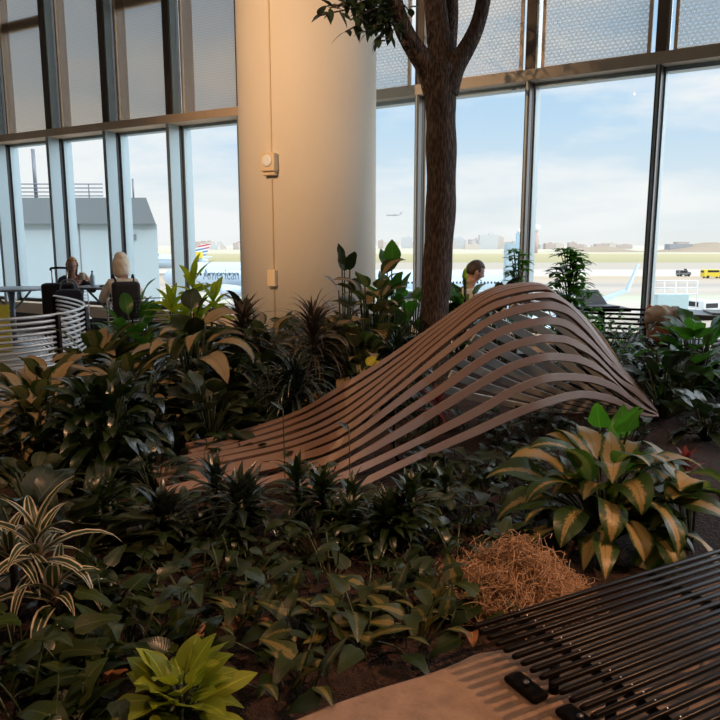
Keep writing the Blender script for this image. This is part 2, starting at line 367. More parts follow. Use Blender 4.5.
g = MB(); g.lathe((0, 0, 0), [(.05, 0), (.055, .006), (.05, .012), (.02, .008)], 24); go = g.build('grille', M['white'], sp, (0, -.088, .012)); go.rotation_euler = (math.pi/2, 0, 0)
MB().box((0, -.04, -.10), (.13, .05, .035)).build('bracket', M['cream'], sp, bevel=.006)
p2 = oncol(274, 278)
jb = MB().box((0, -.03, 0), (.085, .06, .16)).build('junction_box', M['cream'], None, (p2.x, p2.y, p2.z), .008); jb.rotation_euler.z = ang; tag(jb, 'plain cream junction box low on the column just above the plants', 'box')

exec_parts = []

# ------------------------------------------------------------------ planter bed: soil, stone curb
ZS = .40
curb_in = [atz(x, y, .42) for x, y in ((250, 738), (285, 722), (330, 703), (380, 686), (430, 671), (458, 660), (476, 652), (500, 648), (530, 641), (575, 627), (640, 604), (720, 578), (800, 552))]
bed_back = [Vector(p+(0,)) for p in ((3.6, 4.9), (2.7, 5.55), (1.6, 6.05), (.3, 6.3), (-.9, 6.1), (-1.5, 5.5), (-1.85, 4.9), (-2.1, 4.3), (-2.9, 3.6), (-3.2, 2.2), (-2.4, 1.0), (-1.2, .75))]
ci = [(p.x, p.y) for p in spline(curb_in, 4)]
out_edge = [(ci[-1][0], ci[-1][1]-1.0), (1.6, .62), (.8, .55), (-.5, .3)]
m = MB(); m.prism(ci[::1] + [(p.x, p.y) for p in spline([atz(800, 585, .42), atz(740, 618, .42), atz(672, 668, .42), atz(622, 726, .42), atz(600, 800, .42), atz(420, 900, .42), atz(250, 860, .42)], 4)], -.0, .42)
o = m.build('stone_curb', M['stone'], bevel=.012); tag(o, 'tan stone planter curb under the black rod bench', 'curb'); o['kind'] = 'structure'
bp = [(p.x, p.y) for p in bed_back]
# soil with gentle mounds
m = MB(); NX, NY = 90, 80; x0, x1, y0, y1 = -3.3, 4.0, .4, 6.4
def inside(x, y, P):
    r = False; j = len(P)-1
    for i in range(len(P)):
        if (P[i][1] > y) != (P[j][1] > y) and x < (P[j][0]-P[i][0])*(y-P[i][1])/(P[j][1]-P[i][1])+P[i][0]: r = not r
        j = i
    return r
def soilz(x, y): return ZS-.02+.025*math.sin(x*3.1+1)*math.cos(y*2.7)+.012*math.sin(x*11)*math.sin(y*9)
bedpoly = ci + bp
gi = {}; vs = []; fs = []
for i in range(NX+1):
    for j in range(NY+1):
        x = x0+(x1-x0)*i/NX; y = y0+(y1-y0)*j/NY; gi[i, j] = len(vs); vs.append((x, y, soilz(x, y)+random.uniform(-.006, .006)))
for i in range(NX):
    for j in range(NY):
        cx = x0+(x1-x0)*(i+.5)/NX; cy = y0+(y1-y0)*(j+.5)/NY
        if inside(cx, cy, bedpoly): fs.append((gi[i, j], gi[i+1, j], gi[i+1, j+1], gi[i, j+1]))
m.add(vs, fs, 0, None, 0, True); o = m.build('planter_soil', M['soil']); tag(o, 'dark brown mulch soil of the raised planter bed', 'soil'); o['kind'] = 'structure'
# rear rim of the planter
m = MB()
for a, b in zip(bed_back, bed_back[1:]):
    d = b-a; c = (a+b)/2; m.box((c.x, c.y, .2), (d.length+.06, .10, .40), math.atan2(d.y, d.x))
o = m.build('planter_rim', M['stone']); tag(o, 'low rear rim of the raised planter bed', 'planter rim'); o['kind'] = 'structure'

# ------------------------------------------------------------------ black rod bench at lower right
ZB = .505
e0 = atz(473, 627, ZB); e1 = atz(713, 553, ZB); e2 = atz(592, 717, ZB)
d = (e1-e0); d.z = 0; d.normalize()
bench = thing('rod_bench', 'black metal rod bench bolted to the stone curb, lower right', 'bench', (e0.x, e0.y, .42))
O = Vector((e0.x, e0.y, .42))
ev = (e2-e0); ev.z = 0
NRD = 26; step = ev/13.0
ROD = MB(); ROD.tube([(0, 0, 0), (.003*0, 0, 0)] if False else [Vector((0, 0, 0)), d*.008, d*1.9], [.005, .0072, .0072], 10); rm = ROD.mesh('rod', M['black_steel'])
for k in range(NRD):
    r = bpy.data.objects.new('rod', rm); COL.objects.link(r); r.parent = bench; r.location = step*k + Vector((0, 0, ZB-.42))
for s_, w_ in ((.14, .03), (.62, .05), (1.2, .05)):
    m = MB(); a = d*s_-step*.3; b = a+step*(NRD-.4); m.tube([a+Vector((0, 0, ZB-.42-.020)), b+Vector((0, 0, ZB-.42-.020))], .013, 4, smooth=False); m.build('cross_bar', M['black_steel'], bench)
for s_ in (.14,):
    m = MB()
    for k in range(NRD):
        c = d*s_+step*k+Vector((0, 0, ZB-.42+.007)); m.ball(c, .0022, 8, 5)
    o = m.build('rivets', M['white_steel'], bench); o['kind'] = 'stuff'
for px, py in ((526, 682), (580, 716)):
    q = atz(px, py, .44)-O; ang = math.atan2(step.y, step.x)
    f = MB(); f.box((q.x, q.y, .008), (.10, .05, .016), ang); fo = f.build('foot_plate', M['black_steel'], bench, bevel=.008)
    b = MB(); b.cyl((q.x, q.y, 0), .007, .016, .022, 8); b.build('bolt', M['grey_metal'], fo)
    b = MB(); qq = q + step*1.2+d*.05; b.tube([(qq.x, qq.y, .0), (qq.x, qq.y, ZB-.42-.02)], .012, 8); b.build('post', M['black_steel'], bench)

# ------------------------------------------------------------------ wave sculpture of slats
sculpt = thing('slatted_wave_sculpture', 'brown slatted wooden wave sculpture rising from the plant bed', 'sculpture', (.6, 3.3, ZS))
SO = Vector((.6, 3.3, ZS))
# rows: image heights of each slat's upper edge at successive stations, turned into places in the bed
ST = {
 0: [(185, 445), (250, 429), (300, 411), (345, 384), (400, 349), (430, 329), (480, 294.5), (510, 285.5), (540, 285)],
 1: [(188, 452), (250, 435), (300, 418), (345, 393), (400, 357), (430, 334), (480, 298), (510, 287), (541, 285.5)],
 2: [(168, 461), (250, 441), (300, 425), (345, 402), (400, 364), (430, 339), (480, 301), (510, 289), (542, 286)],
 3: [(150, 466), (250, 447), (300, 433), (345, 411), (400, 369), (430, 345), (480, 304.5), (510, 291), (543, 287)],
 4: [(150, 472), (250, 453), (300, 440), (345, 419), (400, 376), (430, 350.5), (480, 310), (510, 298), (543, 293), (556, 296)],
 5: [(155, 480), (250, 460), (300, 447), (345, 427), (400, 385), (430, 360), (480, 322), (510, 308), (540, 302), (555, 303), (570, 309.5), (586, 326)],
 6: [(165, 488), (250, 468), (300, 455), (345, 437), (410, 388), (430, 374), (480, 338), (510, 324), (540, 317.5), (555, 317.5), (570, 323), (588, 338), (608, 360)],
 7: [(230, 486), (270, 477), (300, 466), (345, 448), (410, 405), (430, 392), (480, 357), (510, 342), (540, 335), (555, 335), (570, 338), (592, 352), (617, 377)],
 8: [(285, 486), (310, 476), (345, 460), (410, 421.5), (430, 409), (480, 379), (510, 363), (540, 354), (555, 353), (578, 356), (598, 366), (623, 391)],
 9: [(305, 487), (333, 476), (372, 459), (410, 441), (430, 431), (480, 405), (510, 388), (540, 376), (560, 373), (588, 375), (612, 383), (631, 397)],
 10: [(308, 503), (333, 493), (372, 474), (410, 456), (430, 447), (480, 424.5), (510, 411), (540, 400), (569, 392), (588, 391), (612, 396.5), (639, 411)],
}
SIL = [(559, 297.5), (579, 313), (596, 334), (617.5, 363.5), (639, 389), (656, 411)]
def depth(k, px, n0):
    u = k/10.0
    stations = [(333, 3.18-.52*u), (430, 3.55-.55*u), (540, 3.80-.46*u), (600, 3.95-.33*u), (656, 4.02-.22*u)]
    if px <= 333: return None
    for (a, ya), (b, yb) in zip(stations, stations[1:]):
        if px <= b: return ya+(yb-ya)*(px-a)/(b-a)
    return stations[-1][1]
paths = []
for k in range(11):
    pts = list(ST[k])
    tail = [q for q in SIL if q[0] > pts[-1][0]+9] if k < 7 else ([(639, 391), (656, 412)] if k == 7 else [(640, 406), (657, 414)] if k == 8 else [(657, 416)])
    off = 0 if k == 0 else .6*k
    pts += [(x-(.45*k if k < 7 else 0), y+ (.35*k if k < 7 else 0)) for x, y in tail]
    P = []
    for (x, y) in pts:
        dd = depth(k, x, 0)
        if dd is None:
            z = .455+.012*(10-k)/10
            q = atz(x, y, z)
            lim = 3.18-.52*k/10.0
            # blend the low left run into the raised part
            w_ = max(0, min(1, (x-230)/103.0)); w_ = w_*w_
            Y = q.y*(1-w_)+w_*lim; q = at(x, y, Y)
            P.append(q)
        else: P.append(at(x, y, dd))
    paths.append(spline(P, 7))
def sweep(path, neigh, w, th, mat, name, parent, origin, upmix=.6, sgn=1, wmul=.70):
    n = len(path); vs = []; uv = []; L = 0
    for i, p in enumerate(path):
        t_ = (path[min(i+1, n-1)]-path[max(i-1, 0)]).normalized()
        j = min(range(len(neigh)), key=lambda q: (neigh[q]-p).length_squared)
        dn = (neigh[j]-p)*sgn
        if dn.length < 1e-4: dn = Vector((0, 0, -1))
        dv = (dn.normalized()*(1-upmix)+Vector((0, 0, -1))*upmix); dv = (dv-t_*dv.dot(t_)).normalized()
        b = t_.cross(dv).normalized()
        if i: L += (p-path[i-1]).length
        q = p-origin
        wi = max(.012, min(w, wmul*dn.length)) if wmul else w
        for (a, c) in ((0, -.5), (0, .5), (1, .5), (1, -.5)):
            vs.append(q+dv*(a*wi)+b*(c*th)); uv.append((a*.05+c*.01, L))
    fs = [(i*4+k, i*4+(k+1) % 4, (i+1)*4+(k+1) % 4, (i+1)*4+k) for i in range(n-1) for k in range(4)]+[(3, 2, 1, 0), tuple(range((n-1)*4, n*4))]
    m = MB(); m.add(vs, fs, 0, uv, 0, False); return m.build(name, mat, parent, bevel=.0025)
for k in range(11):
    sweep(paths[k], paths[k+1] if k < 10 else paths[k-1], .040 if k > 5 else .046, .021, M['slat'], 'slat', sculpt, SO, .12 if k < 5 else .35, 1 if k < 10 else -1, .60 if k < 5 else .52)
# back layer: slats hanging from the ridge down to the right foot
back = []
BK = [[(440, 392), (480, 402), (540, 411), (600, 416), (640, 418)], [(448, 378), (490, 392), (545, 405), (600, 414), (643, 417.5)], [(455, 365), (497, 382), (550, 399), (603, 411), (645, 417)], [(463, 352), (505, 373), (556, 394), (606, 409), (647, 416.5)],
      [(470, 341), (512, 362), (560, 387), (609, 406), (649, 416)], [(479, 331), (520, 351), (565, 379), (612, 403), (650, 415.5)], [(489, 322), (528, 341), (571, 371), (615, 400), (651, 415)], [(499, 314), (536, 331), (577, 362), (618, 396), (652, 414.5)],
      [(510, 307), (545, 321), (584, 353), (621, 392), (653, 414)], [(521, 302), (554, 313), (590, 344), (625, 388), (654, 413.5)], [(533, 299), (563, 308), (597, 338), (629, 385), (655, 413)]]
NB = len(BK)
for k in range(NB):
    u = k/(NB-1)
    a = None
    if 0: s0 = spline([at(438, 372, 3.62), at(462, 340, 3.75), (at(490, 320, 3.86)), at(520, 306, 3.93), at(548, 300, 3.98), at(572, 318, 4.02)], 20)
    if 0: mid1 = a*.62+e_*.38 + Vector((.04*u, .12, -.06*(1-u)-.01)); mid2 = a*.25+e_*.75+Vector((0, .10, -.05*(1-u)-.01))
    back.append(spline([at(x, y, Y) for (x, y), Y in zip(BK[k], (3.86, 4.10, 4.22, 4.2, 4.1))], 9))
for k in range(NB):
    nb = back[k+1] if k < NB-1 else back[k-1]
    sweep(back[k], nb, .05, .014, M['slat_grey'], 'back_slat', sculpt, SO, 0.0, 1 if k < NB-1 else -1, .66)
# two hidden steel ribs carry the slats
for (x_, yl, yh) in ((395, 472, 356),):
    m = MB(); rp = []
    for k in range(11):
        j = min(range(len(paths[k])), key=lambda q: abs(paths[k][q].x-at(x_, 400, 3.2).x)); rp.append(paths[k][j]+Vector((0, .035, -.03))-SO)
    m.tube(rp, .008, 6); m.build('support_rib', M['black_steel'], sculpt)

# ------------------------------------------------------------------ tree
tree = thing('indoor_tree', 'tall brown forked tree trunk rising behind the slatted wave', 'tree', (at(433, 330, 5.0).x, 5.0, ZS))
TO = Vector((at(433, 330, 5.0).x, 5.0, ZS))
def tp(px, py, Y): return at(px, py, Y)-TO
m = MB()
tr_ = spline([Vector((0, 0, -.03)), tp(433, 340, 5.0), tp(437, 270, 5.0), tp(441, 200, 5.0), tp(441, 130, 5.0), tp(440, 85, 5.0), tp(440, 66, 5.0)], 8)
rr = [.125+.0*i for i in range(len(tr_))]; n_ = len(tr_)
rr = [(.125 if i < 8 else .104) + .004*math.sin(i*.9) + (.02*max(0, (i-n_+8)/8)) for i in range(n_)]
m.tube(tr_, rr, 28)
for pts, rs in (([tp(436, 92, 5.0), tp(426, 66, 4.98), tp(408, 38, 4.95), tp(396, 8, 4.92), tp(388, -30, 4.9), tp(375, -80, 4.8)], [.09, .075, .062, .056, .052, .045]),
                ([tp(441, 90, 5.0), tp(440, 55, 5.03), tp(437, 20, 5.05), tp(434, -10, 5.05), tp(432, -70, 5.1)], [.10, .085, .078, .072, .06]),
                ([tp(447, 60, 5.06), tp(451, 20, 5.12), tp(452, -10, 5.15), tp(456, -70, 5.2)], [.06, .05, .045, .04]),
                ([tp(446, 92, 5.0), tp(455, 68, 4.98), tp(470, 42, 4.97), tp(479, 20, 4.96), tp(485, -10, 4.95), tp(492, -70, 4.9)], [.09, .068, .056, .05, .048, .04])):
    sp_ = spline(pts, 6); rs2 = [rs[min(i//6, len(rs)-1)]*(1-(i % 6)/6)+rs[min(i//6+1, len(rs)-1)]*((i % 6)/6) for i in range(len(sp_))]
    m.tube(sp_, rs2, 20)
m.build('trunk', M['bark'], tree)

# ------------------------------------------------------------------ leaf builder
def prof(kind, t):
    if kind == 'broad': return max(.02, math.sin(math.pi*min(1, t**.75))**.85) if t < .98 else .02
    if kind == 'heart': return max(.03, (1-t)**.75*min(1, (t+.06)*5)**.5*1.05)
    if kind == 'strap': return max(.02, min(1, .35+t*3.5)*(1-t**2.6))
    if kind == 'lance': return max(.02, min(1, .25+t*2.6)*(1-t**1.8)**.9)
    return 1-t
def leaf(mb, base, az, el, L, Wd, droop, kind='broad', fold=.25, n=7, roll=0.0, rnd=None, mi=0, wave=0.0, curve=0.0, across=3):
    rnd = random.random() if rnd is None else rnd
    p = Vector(base); a = el; ph = random.random()*6; vs = []; uv = []; azz = az
    for i in range(n+1):
        t_ = i/n; h = Vector((math.cos(azz), math.sin(azz), 0)); tg = h*math.cos(a)+Vector((0, 0, math.sin(a)))
        s_ = Vector((-math.sin(azz), math.cos(azz), 0)); nr = tg.cross(s_)*-1
        nr = s_.cross(tg)*-1
        nr = tg.cross(s_)
        if nr.z < 0 and a < math.pi/2: nr = nr if False else nr
        s2 = s_*math.cos(roll)+nr*math.sin(roll); n2 = nr*math.cos(roll)-s_*math.sin(roll)
        w_ = Wd*.5*prof(kind, t_); wv = wave*w_*math.sin(t_*9+ph)
        if across == 3:
            for q in (-1, 0, 1): vs.append(p+s2*(q*w_)+n2*(abs(q)*w_*fold+abs(q)*q*wv)); uv.append((.5+q*.5, t_))
        else:
            for q in (-1, -.5, 0, .5, 1): vs.append(p+s2*(q*w_*(1-.06*abs(q)))+n2*((abs(q)**1.0)*w_*fold-(q*q)*w_*fold*.45+(q*wv if abs(q) == 1 else 0))); uv.append((.5+q*.5, t_))
        p = p+tg*(L/n); a -= droop*(.5+t_)/n; azz += curve/n
    c = across
    fs = [(i*c+k, i*c+k+1, (i+1)*c+k+1, (i+1)*c+k) for i in range(n) for k in range(c-1)]
    mb.add(vs, fs, mi, uv, rnd, True); return p
def stalk(mb, a, b, r=.004, mi=1, sag=.0, n=5):
    a, b = Vector(a), Vector(b); mid = (a+b)/2+Vector((0, 0, sag)); mb.tube(spline([a, mid, b], n), [r]*(2*n+1), 6, mi)

G = {}
G['agl'] = leafmat('green and cream leaf', (.020, .045, .014), (.035, .075, .02), 'patch', (.30, .22, .095), .38, .22, .56, (.25, .5, .05))
G['agl2'] = leafmat('olive leaf with tan centre', (.016, .030, .010), (.03, .046, .014), 'patch', (.30, .215, .115), .45, .18, .72, (.2, .4, .05))
G['green'] = leafmat('glossy green leaf', (.018, .055, .012), (.04, .11, .02), 'plain', rough=.3, trans=.35, ct=(.16, .55, .03))
G['dark'] = leafmat('dark glossy leaf', (.008, .019, .005), (.019, .034, .008), 'plain', spec=.6, rough=.28, trans=.15)
G['olive'] = leafmat('dull olive leaf', (.022, .03, .010), (.042, .048, .016), 'plain', rough=.45, trans=.15)
G['pothos'] = leafmat('pothos leaf', (.013, .028, .004), (.036, .050, .007), 'plain', rough=.42, spec=.22, trans=.2)
G['pothos_y'] = leafmat('yellow splashed leaf', (.016, .030, .005), (.04, .052, .008), 'patch', (.17, .13, .035), .40, .2, .26)
G['lime'] = leafmat('lime leaf', (.15, .20, .02), (.26, .30, .03), 'plain', rough=.45, trans=.35, ct=(.6, .7, .03))
G['limeb'] = leafmat('bright lime leaf', (.20, .34, .02), (.34, .46, .03), 'plain', rough=.45, trans=.5, ct=(.75, .9, .05))
G['stripe'] = leafmat('white edged leaf', (.02, .035, .014), (.035, .055, .02), 'edge', (.55, .48, .34), .38, .15)
G['brownish'] = leafmat('bronze narrow leaf', (.03, .02, .014), (.075, .05, .034), 'plain', rough=.4, trans=.12)
G['greyleaf'] = leafmat('blue green narrow leaf', (.010, .020, .012), (.024, .036, .026), 'plain', spec=.9, rough=.24, trans=.12)
G['red'] = leafmat('wine red leaf', (.10, .012, .015), (.20, .03, .03), 'plain', rough=.4, trans=.25)
G['yellow'] = leafmat('yellow leaf', (.50, .40, .02), (.6, .5, .03), 'plain', rough=.4, trans=.4)
G['treeleaf'] = leafmat('tree leaf', (.022, .038, .016), (.035, .06, .022), 'plain', rough=.35, trans=.2)
G['bright'] = leafmat('fresh green leaf', (.03, .13, .012), (.06, .2, .02), 'plain', rough=.35, trans=.4, ct=(.2, .65, .03))
G['stem'] = simple('green stem', (.04, .055, .02), .5)
G['brownstem'] = simple('brown stem', (.07, .045, .028), .8)

# tree leaves: the sprig in view and the crown above
def twig_leaves(mb, mbs, a, b, n, Lr, mi=0, spread=.05):
    a, b = Vector(a), Vector(b); stalk(mbs, a, b, .005, 0, .03)
    for i in range(n):
        t_ = .25+.75*i/max(1, n-1); p = a.lerp(b, t_)+Vector((0, 0, .03*4*t_*(1-t_)))
        leaf(mb, p, random.uniform(0, 6.28), random.uniform(-1.2, .5), random.uniform(*Lr), random.uniform(.034, .05), .5, 'broad', .2, 5)
mf, ms = MB(), MB()
for (x0_, y0_, x1_, y1_, Ya, Yb, n) in ((398, 10, 318, 16, 4.92, 4.75, 16), (400, 14, 345, 32, 4.92, 4.7, 15), (402, 22, 375, 42, 4.93, 4.75, 14), (392, -4, 345, -2, 4.9, 4.75, 16), (400, 18, 360, 12, 4.92, 4.8, 14),
                                        (404, 22, 388, 40, 4.9, 4.7, 12), (396, 4, 372, 20, 4.9, 4.8, 14), (398, 5, 412, 17, 4.9, 4.8, 5), (390, 0, 330, 8, 4.9, 4.7, 18), (402, 20, 372, 26, 4.9, 4.8, 16), (398, 8, 350, 20, 4.9, 4.72, 16), (400, 12, 366, 34, 4.9, 4.7, 14), (396, 2, 356, 4, 4.9, 4.75, 16)):
    twig_leaves(mf, ms, tp(x0_, y0_, Ya), tp(x1_, y1_, Yb), n, (.08, .125))
for i in range(46):
    an = random.uniform(0, 6.28); h = random.uniform(2.7, 4.4); r0 = .25; r1 = random.uniform(.6, 1.5)
    a = Vector((math.cos(an)*r0, math.sin(an)*r0, h)); b = Vector((math.cos(an)*r1, math.sin(an)*r1, h+random.uniform(.05, .6)))
    if (b+TO).z < 3.9: b.z = 3.9-TO.z
    twig_leaves(mf, ms, a, b, 12, (.08, .12))
mf.build('foliage', G['treeleaf'], tree); ms.build('twigs', M['bark'], tree)

# ------------------------------------------------------------------ plants
def stems(st, mat, root):
    if not st.v: return
    if len(st.st) > 12 or len(st.st) < 2: st.build('stem', mat, root); return
    lim = st.st[1:]+[(len(st.v), len(st.f))]
    for (v0, f0), (v1, f1) in zip(st.st, lim):
        m = MB(); m.add(st.v[v0:v1], [tuple(i-v0 for i in f) for f in st.f[f0:f1]], 0, st.uv[v0:v1], 0, True); m.build('stem', mat, root)
def plant(name, label, cat, px, Y, build, z=None, group=None, mats=None, rz=0):
    x = xat(px, Y) if px is not None else 0; zz = soilz(x, Y) if z is None else z
    root = thing(name, label, cat, (x, Y, zz), rz, group)
    fo, st = MB(), MB(); build(fo, st)
    fo.build('foliage', mats[0], root)
    stems(st, mats[1], root)
    return root
def b_broad(n, h, Lr, Wr, el=(.2, 1.2), droop=(.8, 1.8), azs=None, rad=.05, fold=.22, kind='broad', wave=.12, pet=.5):
    n = int(n*1.5); Wr = (Wr[0]*1.3, Wr[1]*1.35)
    def f(fo, st):
        for i in range(n):
            az = random.uniform(0, 6.28) if azs is None else random.uniform(*azs)
            t_ = i/max(1, n-1); e_ = el[0]+(el[1]-el[0])*t_+random.uniform(-.15, .15); L = random.uniform(*Lr)*(1-.25*t_)
            hh = h*(.22+.63*t_)*random.uniform(.8, 1.1); out = rad+L*pet*(1-.75*t_)*random.uniform(.6, 1.1)
            b = Vector((math.cos(az)*out, math.sin(az)*out, hh)); stalk(st, (math.cos(az)*.02, math.sin(az)*.02, .0), b, .005, 0, .02)
            leaf(fo, b, az+random.uniform(-.3, .3), e_, L, random.uniform(*Wr), random.uniform(*droop), kind, fold, 8, random.uniform(-.35, .35), None, 0, wave, random.uniform(-.3, .3), 5)
    return f
def b_rosette(n, h, Lr, Wr, el=(.0, 1.4), droop=(.6, 1.6), kind='strap', stem=.012, levels=None, fold=.3, cane=True):
    n = int(n*1.4); Wr = (Wr[0]*1.3, Wr[1]*1.3)
    def f(fo, st):
        if cane: st.tube([(0, 0, -.02), (.01, 0, h*.5), (0, .01, h)], stem, 8)
        for i in range(n):
            az = i*2.39996+random.uniform(-.3, .3); t_ = i/max(1, n-1)
            e_ = el[0]+(el[1]-el[0])*t_; L = random.uniform(*Lr)*(1-.35*t_)
            leaf(fo, (0, 0, h*(.55+.45*t_)), az, e_, L, random.uniform(*Wr), random.uniform(*droop)*(1-.4*t_), kind, fold, 7, random.uniform(-.2, .2), None, 0, 0, random.uniform(-.25, .25))
    return f
def b_multi(heads, sub):
    def f(fo, st):
        for (dx, dy, h, k) in heads:
            a, b = MB(), MB(); sub(h, k)(a, b)
            for src, dst in ((a, fo), (b, st)):
                if src.v:
                    o = len(dst.v); dst.st += [(o+p, len(dst.f)+q) for p, q in src.st]; dst.v += [(x+dx, y+dy, z) for x, y, z in src.v]; dst.f += [tuple(o+i for i in q) for q in src.f]
                    dst.m += src.m; dst.uv += src.uv; dst.a += src.a; dst.sm += src.sm
    return f
def b_schef(n, h, spread, Lf=.07):
    def f(fo, st):
        for i in range(n):
            az = random.uniform(0, 6.28); t_ = (i+.5)/n; r = spread*(1-.7*t_)*random.uniform(.5, 1.1); zz = h*(.35+.65*t_)
            b = Vector((math.cos(az)*r, math.sin(az)*r, zz)); stalk(st, (0, 0, zz*.72), b, .003, 0, .02)
            for k in range(7):
                leaf(fo, b, k*.9+az, random.uniform(-.3, .35), Lf*random.uniform(.8, 1.15), Lf*.46, .7, 'broad', .2, 5)
        st.tube([(0, 0, -.02), (.01, .01, h*.5), (0, 0, h*.98)], [.012, .01, .005], 8)
    return f
def b_creep(n, rad, Lr, h=(.03, .16), kind='heart', ratio=.75):
    def f(fo, st):
        for i in range(n):
            an = random.uniform(0, 6.28); r = rad*math.sqrt(random.random()); zz = random.uniform(*h)*(1-.4*r/rad)
            b = Vector((math.cos(an)*r, math.sin(an)*r, zz)); L = random.uniform(*Lr); az = random.uniform(0, 6.28)
            stalk(st, (b.x*.35-math.cos(az)*.02, b.y*.35-math.sin(az)*.02, -.015), b, .0025, 0, .01, 3)
            leaf(fo, b, az, random.uniform(-.5, .8), L, L*ratio*random.uniform(.8, 1.1), random.uniform(.4, 1.4), kind, .22, 6, random.uniform(-.5, .5), None, 0, .1, 0, 5)
    return f
def b_small(n, rad, h, L=.05, W_=.018):
    def f(fo, st):
        for i in range(n):
            an = random.uniform(0, 6.28); r = rad*math.sqrt(random.random()); zz = h*random.uniform(.15, 1)*(1-.5*(r/rad)**2)
            leaf(fo, (math.cos(an)*r, math.sin(an)*r, zz), random.uniform(0, 6.28), random.uniform(-.4, .9), L*random.uniform(.7, 1.3), W_*random.uniform(.8, 1.2), .6, 'broad', .2, 4)
        for i in range(10):
            an = i*.63; stalk(st, (0, 0, -.01), (math.cos(an)*rad*.7, math.sin(an)*rad*.7, h*.7), .003, 0, .02, 3)
    return f
def b_lime(fo, st):
    for dx, dy, hh in ((0, 0, .80), (.13, .04, .66), (-.15, 0, .64), (.05, -.06, .58), (-.07, .06, .56)):
        st.tube([(dx*.3, dy*.3, -.02), (dx*.8, dy*.8, hh*.6), (dx, dy, hh)], [.010, .008, .006], 8)
        for i in range(12):
            az = i*2.4+random.uniform(-.3, .3); t_ = i/11
            leaf(fo, (dx, dy, hh-.12*(1-t_)), az, .05+1.2*t_+random.uniform(-.15, .15), random.uniform(.19, .27)*(1-.15*t_), random.uniform(.050, .066), random.uniform(.5, 1.3), 'broad', .3, 8, random.uniform(-.3, .3), None, 0, .1, random.uniform(-.3, .3), 5)
AG, AG2 = (G['agl'], G['stem']), (G['agl2'], G['stem'])
C_ = 'plant'
# --- hero plant at right
def hero(fo, st):
    spec = [ # azimuth deg, petiole out, height, elevation, length, width, droop
        (250, .16, .26, .25, .20, .105, 2.2), (225, .20, .22, .1, .20, .10, 1.6), (200, .22, .24, .2, .24, .10, 1.5), (275, .13, .34, .5, .20, .11, 2.4), (300, .16, .24, .2, .22, .11, 2.0),
        (320, .2, .26, .3, .27, .10, 1.7), (340, .22, .25, .35, .30, .10, 1.5), (5, .2, .28, .3, .30, .11, 1.4), (285, .2, .14, .0, .20, .10, 1.9), (240, .2, .14, .0, .19, .09, 1.4), (215, .24, .12, .1, .20, .09, 1.3),
        (310, .24, .15, .1, .22, .09, 1.9), (180, .2, .28, .6, .26, .11, 1.5), (160, .15, .3, .8, .22, .11, 1.6), (255, .08, .38, .8, .20, .11, 2.2), (330, .1, .36, .8, .24, .10, 1.9),
        (190, .1, .38, .9, .24, .11, 1.7), (120, .12, .32, .7, .22, .1, 1.6), (60, .12, .32, .7, .24, .1, 1.6), (30, .16, .3, .5, .26, .1, 1.6), (90, .1, .36, .9, .22, .1, 1.5), (205, .16, .30, .5, .24, .1, 1.9), (265, .20, .20, .1, .18, .10, 2.0)]
    spec += [(random.uniform(150, 400), random.uniform(.1, .24), random.uniform(.08, .3), random.uniform(-.1, .6), random.uniform(.17, .24), random.uniform(.075, .10), random.uniform(1.2, 2.3)) for _ in range(16)] + [(random.uniform(0, 360), random.uniform(.03, .10), random.uniform(.15, .42), random.uniform(.5, 1.2), random.uniform(.18, .24), random.uniform(.08, .10), random.uniform(1.0, 2.2)) for _ in range(16)]
    for az, o, h, el, L, w, dr in spec:
        h *= .72; az = R(az)+random.uniform(-.1, .1); b = Vector((math.cos(az)*o, math.sin(az)*o, h)); stalk(st, (math.cos(az)*.03, math.sin(az)*.03, 0), b, .006, 0, .03)
        leaf(fo, b, az, el, L*.98, w*1.12, dr, 'broad', .30, 10, random.uniform(-.4, .4), None, 0, .16, random.uniform(-.35, .35), 5)
plant('variegated_aglaonema', 'large cream and green broad leaved plant beside the rod bench', C_, 622, 2.38, hero, mats=AG)
plant('arrowhead_plant', 'bright green upright leaves on top of the large cream leaved plant', C_, 618, 2.62, b_broad(6, .46, (.15, .19), (.075, .09), (.7, 1.3), (.5, 1.2), rad=.06, pet=.4, kind='heart'), mats=(G['bright'], G['stem']))
plant('variegated_aglaonema', 'cream leaved plant at the right edge over the bench rods', C_, 716, 2.30, b_broad(12, .30, (.2, .27), (.08, .10), (.1, 1.0), (1.0, 2.0), azs=(1.6, 4.4), rad=.04), mats=AG)
plant('red_cordyline', 'small pinkish red leaved plant behind the cream leaved plant', C_, 702, 2.75, b_rosette(18, .16, (.09, .13), (.02, .03), (.1, 1.3), kind='lance'), mats=(G['red'], G['brownstem']))
# --- right rear
plant('variegated_aglaonema', 'broad leaved plant in front of the laptop table, upper right', C_, 704, 4.4, b_broad(34, .60, (.22, .30), (.07, .10), (.0, 1.2), (.8, 1.7), rad=.05), mats=(G['green'], G['stem']))
plant('peace_lily', 'broad dark green leaves left of the plant by the laptop table', C_, 676, 4.1, b_broad(24, .40, (.2, .27), (.06, .085), (-.1, 1.1), (.8, 1.7), pet=.7), mats=(G['dark'], G['stem']))
plant('variegated_aglaonema', 'yellow splashed leaves beneath the beige coat', C_, 672, 4.4, b_broad(7, .50, (.16, .22), (.05, .065), (.1, .6), (.5, 1.0), rad=.05, pet=.35), mats=(G['pothos_y'], G['stem']))
plant('peace_lily', 'dark leafy clump on the mulch at the right edge', C_, 722, 3.6, b_broad(24, .22, (.14, .2), (.045, .06), (.0, 1.1), (.8, 1.7)), mats=(G['dark'], G['stem']))
plant('schefflera', 'umbrella plant with rosette leaflets behind the wave crest', C_, 571, 5.2, b_schef(70, 1.0, .22, .10), mats=(G['bright'], G['brownstem']))
plant('schefflera', 'small umbrella plant peeking above the wave crest', C_, 519, 5.5, b_schef(40, .98, .15, .085), mats=(G['bright'], G['brownstem']))
